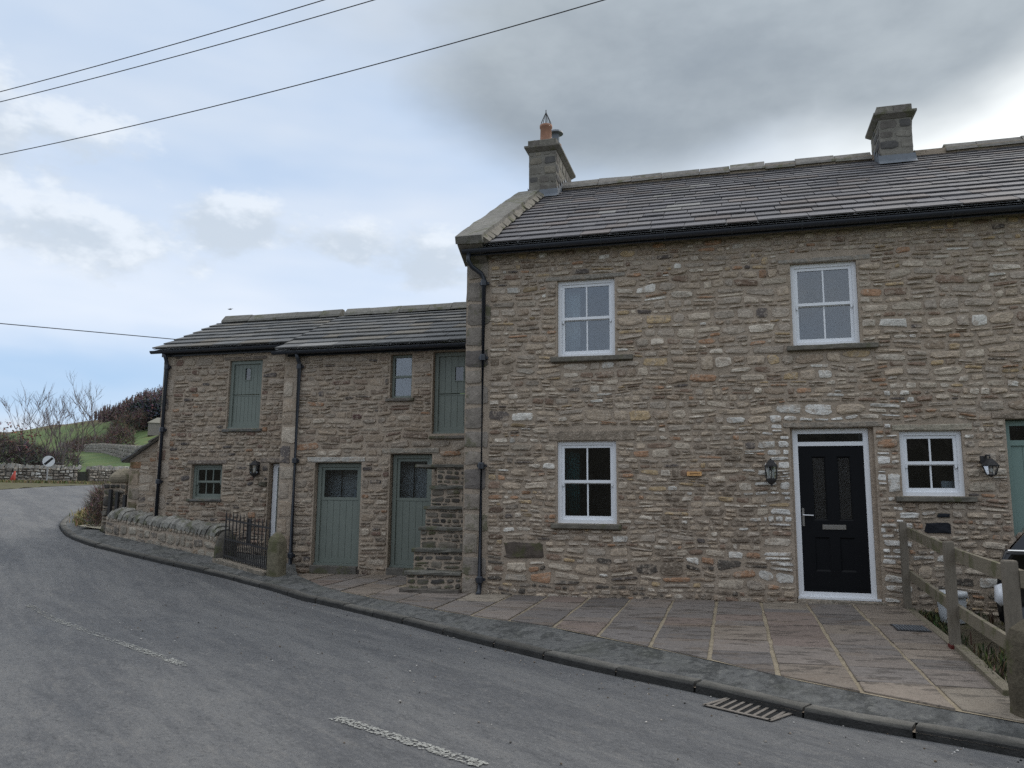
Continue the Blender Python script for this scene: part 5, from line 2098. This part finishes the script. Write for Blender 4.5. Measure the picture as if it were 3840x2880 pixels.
def paving_grille():
    g = thing('drain_grille', (1.84, 9.85, .2), 'small black slotted drain grille set in the stone paving', 'drain')
    z = pz(1.84, 9.85) + .014
    MB().box(1.67, 2.01, 9.63, 10.06, z - .02, z).build('frame', 'iron', g)
    for k in range(10):
        x = 1.69 + .032 * k
        MB().box(x, x + .015, 9.66, 10.03, z, z + .005).build('bar', 'lead', g)


paving_grille()

# curtains and small things seen behind the glass
rngc = random.Random(9)


def curtain(x0, x1, z0, z1, y, mat, label):
    n = 26
    vs, fs = [], []
    for k in range(n + 1):
        x = x0 + (x1 - x0) * k / n
        yy = y + .025 * math.sin(k * 1.5) + .01 * nz(k * .7)
        vs += [(x, yy, z0), (x, yy, z1), (x, yy + .006, z1), (x, yy + .006, z0)]
    for k in range(n):
        for j in range(4):
            a, b = k * 4 + j, k * 4 + (j + 1) % 4
            fs.append((a, a + 4, b + 4, b))
    tag(MB().add(vs, fs).build('curtain', mat, None, True), label, 'curtain')


curtain(-2.46, -2.22, 3.80, 4.92, YF + .28, 'curtain', 'pale curtain drawn aside behind the upper window above the downpipe side')
curtain(-2.46, -2.24, 1.30, 2.43, YF + .28, 'teal_curtain', 'dark teal curtain behind the lower window of the house')
t_ = MB().box(2.70, 2.86, YF + .22, YF + .24, 1.745, 1.89)
tag(t_.build('note_card', 'white_plastic'), 'white card standing behind the small square window', 'card')
m_ = MB().lathe((-7.02, 13.98, 1.56), [(.05, 0), (.055, .13), (.03, .14), (.028, .2)], 10)
tag(m_.build('soap_bottle', 'white_plastic'), 'pale bottle on the ledge behind the wide glazed green door', 'bottle')


# ------------------------------------------------------------------ beyond the bend
def pol(az, r, dz=0.0):
    x, y = r * math.sin(az), r * math.cos(az)
    return Vector((x, y, terrain(x, y) + dz))


def dry_wall(name, pts, h, seed, label, stones=(.12, .24), limit=300, th=.45, group=None, pal=None):
    """dry stone field wall along a list of points"""
    g = thing(name, tuple(pts[len(pts) // 2]), label, 'wall', group)
    rng = random.Random(seed)
    core = MB()
    ps = []
    for i in range(len(pts) - 1):
        P0, P1 = Vector(pts[i]), Vector(pts[i + 1])
        L = (P1 - P0).length
        A = (P1 - P0) / L
        n = Vector((A.y, -A.x, 0)).normalized()
        if n.dot(-P0) < 0:
            n = -n
        vs = []
        for t in (0, 1):
            p = P0.lerp(P1, t)
            for off, z in ((.0, -.3), (.02, h - .05), (th, h - .05), (th, -.3)):
                vs.append(p - n * off + Z * z)
        core.add(vs, [(0, 4, 5, 1), (1, 5, 6, 2), (2, 6, 7, 3), (0, 1, 2, 3), (4, 7, 6, 5)], (.07, .065, .06))
        ps += rubble((P0 - Z * .1, A, Z, n), L, h + .1, seed + i, pal or FIELDSTONE, stones, (1.0, 2.2), .6, (), (.03, .07), (.008, .02), split=.1, n=10)
        t = 0.0
        while t < L:
            w = rng.uniform(.10, .20) * (stones[1] / .24)
            c = rng.uniform(.22, .42) * (.6 if pal else 1)
            hh = rng.uniform(.16, .28) * (stones[1] / .24) ** .5
            m = MB()
            p = P0 + A * (t + w / 2) - n * th / 2 + Z * (h - .06 + hh / 2)
            lean = rng.uniform(.1, .5)
            upv = Z * math.cos(lean) + A * math.sin(lean)
            al = A * math.cos(lean) - Z * math.sin(lean)
            m.obox(p, al * w * .46, n * th * .5 * rng.uniform(.8, 1.1), upv * hh / 2)
            vs = [tuple(Vector(v) + Vector((rng.uniform(-.03, .03), rng.uniform(-.03, .03), rng.uniform(-.03, .03)))) for v in m.v]
            ps.append((vs, m.f, (c, c * .97, c * .9), w * hh, p))
            t += w
    b = core.build('core', 'stone', g, base=False)
    emit(ps, b, 'stone', limit)
    return g


dry_wall('field_wall', [pol(-.97, 52.5), pol(-.90, 52.2), pol(-.83, 52), pol(-.7735, 52)], .92, 171, 'pale dry stone wall behind the round road sign, up to the narrow gap', limit=300)
dry_wall('field_wall', [pol(-.7625, 52.2), pol(-.73, 53), pol(-.68, 55)], .92, 181, 'short dry stone wall right of the narrow gap, behind the capped pier', limit=120)
tag(MB().add([tuple(pol(-.7735, 52.3, .0)), tuple(pol(-.7625, 52.4, .0)), tuple(pol(-.7625, 52.4, .78)), tuple(pol(-.7735, 52.3, .72)),
              tuple(pol(-.7735, 52.42, .0)), tuple(pol(-.7625, 52.52, .0)), tuple(pol(-.7625, 52.52, .78)), tuple(pol(-.7735, 52.42, .72))],
             [(0, 1, 2, 3), (5, 4, 7, 6), (3, 2, 6, 7), (1, 5, 6, 2), (4, 0, 3, 7)], (.07, .07, .06)).build('gap_slab', 'dark_stone'), 'dark stone slab closing the narrow gap in the field wall', 'slab')
dry_wall('hill_wall', [pol(-.66, 66), pol(-.72, 75), pol(-.735, 95), pol(-.752, 130), pol(-.775, 175), pol(-.795, 220)], 1.0, 191, 'long grey wall climbing across the green hillside', (.26, .46), 120, pal=HILLSTONE)


def road_sign():
    az, r = -.8025, 50.5
    p = pol(az, r)
    s = thing('road_sign', tuple(p), 'round white road sign with a black diagonal bar on a grey post', 'sign')
    zc = 3.44
    n = Vector((-p.x, -p.y, 0)).normalized()
    n = (n + Vector((.22, 0, 0))).normalized()
    A = Z.cross(n).normalized()
    MB().tube([p - n * .03 - Z * .2, Vector((p.x, p.y, zc + .2)) - n * .03], .036, 8).build('post', 'grey_metal', s)
    c = Vector((p.x, p.y, zc)) + n * .02
    k = 32
    R = .30
    ring = [c + A * (R * math.cos(6.28318 * i / k)) + Z * (R * math.sin(6.28318 * i / k)) for i in range(k)]
    MB().add([q for q in ring] + [q - n * .012 for q in ring], [tuple(range(k)), tuple(range(2 * k - 1, k - 1, -1))] + [(i, i + k, (i + 1) % k + k, (i + 1) % k) for i in range(k)]).build('disc', 'sign_white', s)
    d = (A + Z).normalized()
    e = (A - Z).normalized()
    MB().obox(c + n * .003, d * .262, e * .062, n * .003).build('diagonal_bar', 'sign_black', s)


road_sign()
pm = pol(-.8345, 49.5)
mk = thing('marker_cone', tuple(pm), 'leaning red marker cone in the grass before the far wall', 'cone')
MB().tube([pm, pm + Vector((.03, .02, .34)), pm + Vector((.09, .05, .70))], [.16, .11, .035], 10).build('body', 'red_paint', mk, True)
MB().obox(pm + Z * .02, (.2, 0, 0), (0, .2, 0), (0, 0, .025)).build('base', 'red_paint', mk)


# ------------------------------------------------------------------ trees and scrub
def branch(mb_t, mb_c, p, d, length, r, depth, rng, col, bend=0.25, up=.05):
    n = 4 if depth > 1 else 3
    pts, rads = [p], [r]
    q = p.copy()
    dd = d.normalized()
    for k in range(n):
        dd = (dd + Vector((rng.uniform(-1, 1), rng.uniform(-1, 1), rng.uniform(-.6, 1))) * bend * .5 + Z * up).normalized()
        q = q + dd * length / n
        pts.append(q)
        rads.append(r * (1 - .62 * (k + 1) / n))
    (mb_t if depth >= 3 else mb_c).tube(pts, rads, 5 if depth >= 3 else 3, col, False)
    if depth == 0:
        return
    kids = rng.randint(2, 4) if depth > 1 else rng.randint(3, 5)
    for k in range(kids):
        t = rng.uniform(.35, 1.0)
        i = min(int(t * n), n - 1)
        b = pts[i].lerp(pts[i + 1], t * n - i)
        nd = (dd + Vector((rng.uniform(-1, 1), rng.uniform(-1, 1), rng.uniform(-.3, .9))) * .85).normalized()
        branch(mb_t, mb_c, b, nd, length * rng.uniform(.5, .78), max(r * .55, .010), depth - 1, rng, col, bend, up)


def bare_tree(az, r, h, seed, label, lean=(0, 0), stems=1, depth=4, col=(.145, .11, .108), rad=.09, thin=1.0):
    rad *= .75
    rng = random.Random(seed)
    p = pol(az, r, -.1)
    t = thing('bare_tree', tuple(p), label, 'tree', 'bare winter trees')
    mt, mc = MB(), MB()
    for s in range(stems):
        d = Vector((lean[0] + rng.uniform(-.25, .25) * (stems > 1), lean[1] + rng.uniform(-.2, .2), 1))
        branch(mt, mc, p + Vector((rng.uniform(-.4, .4), rng.uniform(-.3, .3), 0)) * (stems > 1), d, h * rng.uniform(.42, .55), rad, depth, rng, col)
    mt.build('trunk', 'twig', t)
    mc.build('crown', 'twig', t, base=False)


bare_tree(-.829, 60, 6.3, 201, 'thin bare sapling rising alone above the hedge at the picture edge', (.02, 0), 1, 3, rad=.06)
bare_tree(-.806, 61, 5.8, 203, 'bushy bare tree with several stems behind the round sign', (.0, 0), 2, 4, rad=.07)
bare_tree(-.797, 60, 5.9, 207, 'tall bare tree with crossing branches right of the bushy one', (.10, .05), 2, 4, rad=.08)
bare_tree(-.787, 60, 5.6, 209, 'bare windswept tree with branches leaning uphill', (.55, .35), 2, 4, rad=.07)
bare_tree(-.790, 56, 4.3, 213, 'low forked bare tree just behind the wall by the sign', (.18, .15), 1, 4, rad=.12, col=(.12, .105, .10))
bare_tree(-.7575, 150, 13.5, 217, 'tall pale bare tree alone on the green hillside', (0, 0), 1, 4, rad=.20, col=(.17, .145, .13))


def scrub(name, az, r, w, d, h, count, seed, label, cat, cols, tw=.018, ln=(.35, .8), leaf=None, group=None):
    """dense thicket of fine twigs"""
    rng = random.Random(seed)
    p = pol(az, r, -.05)
    side = Vector((math.cos(az), -math.sin(az), 0))
    dep = Vector((math.sin(az), math.cos(az), 0))
    t = thing(name, tuple(p), label, cat, group)
    m = MB()
    for k in range(count):
        u, v = rng.uniform(-1, 1), rng.uniform(-1, 1)
        q = math.sqrt(max(0, 1 - .75 * u * u - .25 * v * v))
        top = h * q * (.78 + .35 * nz(u * w * .35 + seed, v * 2, 1)) + .15
        z = top * (1 - rng.random() ** 1.6 * 1.0)
        x = p + side * (u * w / 2) + dep * (v * d / 2)
        x.z = terrain(x.x, x.y) + z * .97
        l = rng.uniform(*ln)
        dr = Vector((rng.uniform(-.7, .7), rng.uniform(-.7, .7), rng.uniform(-.1, 1))).normalized()
        a = dr.cross(Vector((rng.uniform(-1, 1), rng.uniform(-1, 1), .3))).normalized() * tw * rng.uniform(.6, 1.3)
        m.add([x - a, x + a, x + dr * l + Vector((0, 0, .05)), ], [(0, 1, 2)], tuple(c * rng.uniform(.7, 1.3) for c in rng.choice(cols)))
    m.build('twigs', 'twig', t, kind='stuff', base=False)
    if leaf:
        n, lc, lo = leaf
        m = MB()
        for k in range(n):
            u, v = rng.uniform(*lo), rng.uniform(-1, 1)
            q = math.sqrt(max(0, 1 - .75 * u * u - .25 * v * v))
            x = p + side * (u * w / 2) + dep * (v * d / 2)
            x.z = terrain(x.x, x.y) + h * q * rng.uniform(.75, 1.25)
            a = Vector((rng.uniform(-1, 1), rng.uniform(-1, 1), rng.uniform(-1, 1))).normalized() * .09
            b = a.cross(Vector((rng.uniform(-1, 1), rng.uniform(-1, 1), rng.uniform(-1, 1)))).normalized() * .05
            m.add([x - a, x - b, x + a, x + b], [(0, 1, 2, 3)], tuple(c * rng.uniform(.6, 1.4) for c in lc))
        m.build('leaves', 'twig', t, kind='stuff', base=False)
    return t


DK = [(.115, .095, .095), (.085, .08, .085), (.135, .11, .095), (.15, .12, .11), (.10, .10, .08)]
scrub('hedge', -.895, 58, 12.0, 3.5, 3.6, 15000, 301, 'dark tangled bare hedge behind the far stone wall', 'hedge', DK, .022, (.35, .9), (260, (.17, .075, .065), (.2, .8)))
scrub('bare_shrub', -.788, 62, 2.0, 2, 1.7, 700, 303, 'brown bare shrub at the end of the dark hedge', 'shrub', DK, .02, (.3, .8), None, 'hillside shrubs')
BR = [(.13, .095, .085), (.11, .085, .08), (.15, .11, .09)]
scrub('bare_shrub', -.763, 165, 9, 6, 3.0, 1500, 305, 'wide brown thicket below the lone hillside tree', 'shrub', BR, .05, (.7, 1.7), None, 'hillside shrubs')
scrub('bare_shrub', -.735, 150, 4.5, 4, 4.2, 1000, 307, 'rounded brown shrub above the hillside wall', 'shrub', BR, .05, (.7, 1.7), None, 'hillside shrubs')
scrub('bare_shrub', -.725, 200, 9, 6, 6.0, 1600, 309, 'tall brown clump of bare trees at the wood edge', 'shrub', BR, .06, (.9, 2.2), None, 'hillside shrubs')
scrub('bramble_bush', -.7455, 21.6, .62, 1.4, 1.25, 2600, 311, 'dead bramble mound leaning on the capped stone pier', 'bush', [(.16, .125, .105), (.20, .155, .125), (.12, .095, .085), (.24, .19, .14)], .008, (.14, .38))


def far_wood():
    rng = random.Random(321)
    m = MB()
    for k in range(2600):
        az = rng.uniform(-.762, -.60)
        r = rng.uniform(190, 345)
        x, y = r * math.sin(az), r * math.cos(az)
        q = (.0955 * x + .2107 * y) / .0815
        lo = 235 + max(0, (-.715 - az)) * 2000
        if not (lo + 14 * nz(x * .05, y * .05) < q < 350):
            continue
        z = terrain(x, y)
        larch = q > 262 + 30 * nz(x * .03, y * .03, 4) or rng.random() < .25
        h = rng.uniform(4.5, 8.0) * (1 if larch else .9) * (.45 + .6 * min(1, max(0, (az + .762) / .05)))
        col = (.165, .118, .115) if larch else (.062, .070, .078)
        n = 60 if larch else 70
        w = h * (.11 if larch else .15)
        m.tube([(x, y, z - .3), (x, y, z + h * .95)], [.16, .03], 3, (.07, .06, .06), False)
        for j in range(n):
            t = rng.random() ** .8
            a = rng.uniform(0, 6.283)
            rr = w * (1 - t) ** .8 + .15
            p0 = Vector((x, y, z + h * (.08 + .9 * t)))
            tip = p0 + Vector((math.cos(a) * rr, math.sin(a) * rr, rng.uniform(-.5, .35)))
            sd = Vector((-math.sin(a), math.cos(a), rng.uniform(-.4, .4))) * (.16 if larch else .30) * rng.uniform(.6, 1.2)
            c = tuple(v * rng.uniform(.65, 1.35) for v in col)
            m.add([p0, tip + sd, tip - sd], [(0, 1, 2)], c)
    tag(m.build('far_wood', 'needles', None, base=False), 'dark conifer and larch wood on the hill skyline', 'wood', kind='stuff')


far_wood()


def hill_hut():
    p = pol(-.692, 182)
    b = thing('field_barn', tuple(p), 'small grey stone field barn high on the hillside', 'barn')
    x, y, z = p
    ax = Vector((math.cos(-.692), -math.sin(-.692), 0))
    ay = Vector((math.sin(-.692), math.cos(-.692), 0))
    MB().obox(p + Z * .7, ax * 2.6, ay * 2.0, Z * 1.35, (.19, .175, .165)).build('wall', 'stone', b)
    e = 2.8
    A, Bp, C, D_ = [p + ax * sx * e + ay * sy * 2.2 + Z * 2.0 for sx, sy in ((-1, -1), (1, -1), (1, 1), (-1, 1))]
    r0, r1 = p - ax * 1.0 + Z * 3.3, p + ax * e + Z * 3.3
    MB().add([A, Bp, C, D_, r0, r1], [(0, 1, 5, 4), (1, 2, 5), (2, 3, 4, 5), (3, 0, 4), (3, 2, 1, 0)], (.19, .18, .145)).build('roof', 'slate', b)


hill_hut()


def grass_patch(name, spots, label, seed, hr=(.08, .28), cols=None, zoff=.0, wide=.010):
    """spots: (centre x, y, spread x, spread y, angle, count)"""
    rng = random.Random(seed)
    cols = cols or [(.30, .235, .12), (.24, .185, .095), (.15, .155, .06), (.36, .29, .16), (.12, .13, .05)]
    m = MB()
    for cx, cy, sx, sy, an, n, zf in spots:
        for k in range(n):
            u, v = rng.gauss(0, .5) * sx, rng.gauss(0, .5) * sy
            x = cx + u * math.cos(an) - v * math.sin(an)
            y = cy + u * math.sin(an) + v * math.cos(an)
            z = zf(x, y) + zoff
            h = rng.uniform(*hr)
            a = rng.uniform(0, 6.283)
            dx, dy = math.cos(a), math.sin(a)
            l = rng.uniform(.1, .8) * h
            w = wide * rng.uniform(.7, 1.4)
            c = tuple(v2 * rng.uniform(.75, 1.25) for v2 in rng.choice(cols))
            b1, b2 = (x - dy * w, y + dx * w, z - .02), (x + dy * w, y - dx * w, z - .02)
            m1, m2 = (x + dx * l * .4 - dy * w * .8, y + dy * l * .4 + dx * w * .8, z + h * .65), (x + dx * l * .4 + dy * w * .8, y + dy * l * .4 - dx * w * .8, z + h * .65)
            m.add([b1, b2, m2, m1, (x + dx * l, y + dy * l, z + h)], [(0, 1, 2, 3), (3, 2, 4)], c)
    tag(m.build(name, 'grass_blade', None, base=False), label, 'grass', kind='stuff')


pathz = lambda x, y: rise(x, y) + .13
grass_patch('verge_grass', [(-15.3, 16.15, .5, .22, 2.3, 1800, pathz), (-16.0, 16.95, .6, .25, 2.25, 2000, pathz), (-16.8, 17.95, .8, .3, 2.2, 2000, pathz), (-17.9, 19.5, 1.2, .3, 2.15, 1800, pathz),
                            (-14.6, 16.3, .5, .35, .7, 900, pathz), (-19.8, 22.2, 1.6, .35, 2.2, 1500, pathz)], 'dry straw-coloured grass on the bank at the road bend', 331, (.05, .17))
fz = lambda x, y: max(terrain(x, y), rise(x, y))
sp = []
for k in range(18):
    p_ = pol(-.96 + .0155 * k, 49.6 + .5 * math.sin(k * 2.1))
    sp.append((p_.x, p_.y, 1.5, 1.6, .75, 420, fz))
grass_patch('roadside_grass', sp, 'rough dry grass along the foot of the far wall', 337, (.06, .22), [(.20, .165, .09), (.16, .135, .075), (.10, .115, .045), (.25, .21, .12), (.09, .10, .04)], 0, .018)
gl = []
grass_patch('green_weeds', [(-16.35, 17.95, .25, .2, .5, 450, pathz), (-16.6, 18.3, .2, .2, .5, 250, pathz)], 'dark green weed clump in the dry bank grass', 341, (.1, .34), [(.03, .075, .035), (.04, .09, .04), (.025, .06, .035)], 0, .03)
fm = lambda x, y: .13
grass_patch('fence_weeds', [(2.22, 11.2, .12, .3, 0, 260, fm), (2.25, 10.2, .10, .8, 0, 260, fm), (2.06, 7.7, .05, .6, 0, 220, fm), (2.35, 8.3, .3, .7, 0, 300, fm), (2.6, 11.35, .5, .12, 0, 240, fm)],
            'dark weeds and moss along the fence foot', 343, (.04, .15), [(.04, .06, .025), (.07, .075, .03), (.09, .07, .045)], 0, .008)


def added_dark_hedge():
    # unseen hedge shape added across the road to darken the lower window reflections
    m = MB()
    vs, fs = [], []
    n, rows = 70, 9
    for i in range(n + 1):
        t = i / n
        x = 16 - 46 * t
        y = -17.0 + 13.0 * t ** 1.4 + 1.2 * nz(t * 9, 3)
        for k in range(rows):
            a = math.pi * k / (rows - 1)
            w, h = 1.5, 5.4 + 1.2 * nz(t * 14, 7) + .6 * nz(t * 60, 2)
            e = 1 + .22 * nz(x * .9, a * 2.2, 5)
            vs.append((x + .3 * nz(x, a * 3), y + w * e * math.cos(a), max(0, h * e * math.sin(a)) - .1))
    for i in range(n):
        for k in range(rows - 1):
            fs.append((i * rows + k, i * rows + k + 1, (i + 1) * rows + k + 1, (i + 1) * rows + k))
    m.add(vs, fs, (.045, .041, .035))
    tag(m.build('added_dark_hedge', 'needles', None, False, base=False), 'unseen dark hedge added to darken the window reflections', 'hedge', kind='stuff')


added_dark_hedge()


def grit():
    rng = random.Random(351)
    m = MB()
    for k in range(420):
        if k < 200:                          # along the channel by the kerb
            i = rng.randrange(8, 120)
            p = kerb_s[i]
            d = abs(rng.gauss(0, .35))
            x, y = p[0] - .55 * d, p[1] - .8 * d
            z = rise(x, y) + .004
        else:
            s, n = rng.uniform(2, 14), rng.uniform(1, 5)
            x, y = -.8 * s + .6 * n + 2, .6 * s + .8 * n
            if y > pedge(max(min(x, 2), -8)) - 1.2:
                continue
            z = rise(x, y) + .012
        r = rng.uniform(.004, .012)
        c = rng.choice([(.5, .48, .45), (.25, .24, .22), (.05, .05, .05), (.12, .09, .06)])
        m.lathe((x, y, z - .003), [(r * .7, 0), (r, r * .5), (r * .4, r)], 5, c, rng.random())
    tag(m.build('grit', 'stone', None, base=False), 'loose grit and small stones on the road', 'grit', kind='stuff')


grit()


# ------------------------------------------------------------------ overhead
def cable(pa, pb, sag, label, r=.011, over=(0.0, 1.0)):
    pa, pb = Vector(pa), Vector(pb)
    pts = []
    for k in range(49):
        t = over[0] + (over[1] - over[0]) * k / 48
        p = pa.lerp(pb, t)
        p.z += sag * 4 * t * (t - 1)
        pts.append(p)
    tag(MB().tube(pts, r, 6, None, False).build('overhead_cable', 'cable', None, True, base=False), label, 'cable', 'overhead cables')


cable((-11.15, 9.17, 8.0), (-4.90, 8.38, 8.0), .03, 'topmost of the overhead cables at the upper corner of the sky', .0065, (-3.0, 3.2))
cable((-11.45, 9.43, 8.0), (-4.29, 8.55, 8.0), .04, 'middle of the three overhead cables crossing the sky', .0065, (-2.6, 2.8))
cable((-11.60, 9.66, 7.2), (-1.23, 8.15, 7.2), .10, 'lowest of the three overhead cables, reaching nearest the house chimney', .0065, (-1.6, 1.9))
cable((-29.8, 25.7, 8.8), (-24.96, 30.4, 8.84), .0, 'single thin cable running low behind the end barn roof', .020, (-3, 4))


def bird():
    d = Vector((-.571, .791, .221))
    p = Vector((0, 0, CZ)) + d * 55
    m = MB()
    for s in (-1, 1):
        m.add([p, p + Vector((s * .12, .05, .05)), p + Vector((s * .26, .0, .02)), p + Vector((s * .10, -.09, .0))], [(0, 1, 2, 3)])
    m.lathe((p.x, p.y, p.z - .04), [(.01, 0), (.045, .03), (.04, .07), (.01, .10)], 6)
    m.tube([p + Vector((-.14, 0, 0)), p, p + Vector((.12, .02, .01))], [.015, .05, .02], 6)
    tag(m.build('bird', 'cable'), 'small dark bird flying above the barn roof', 'bird')


bird()
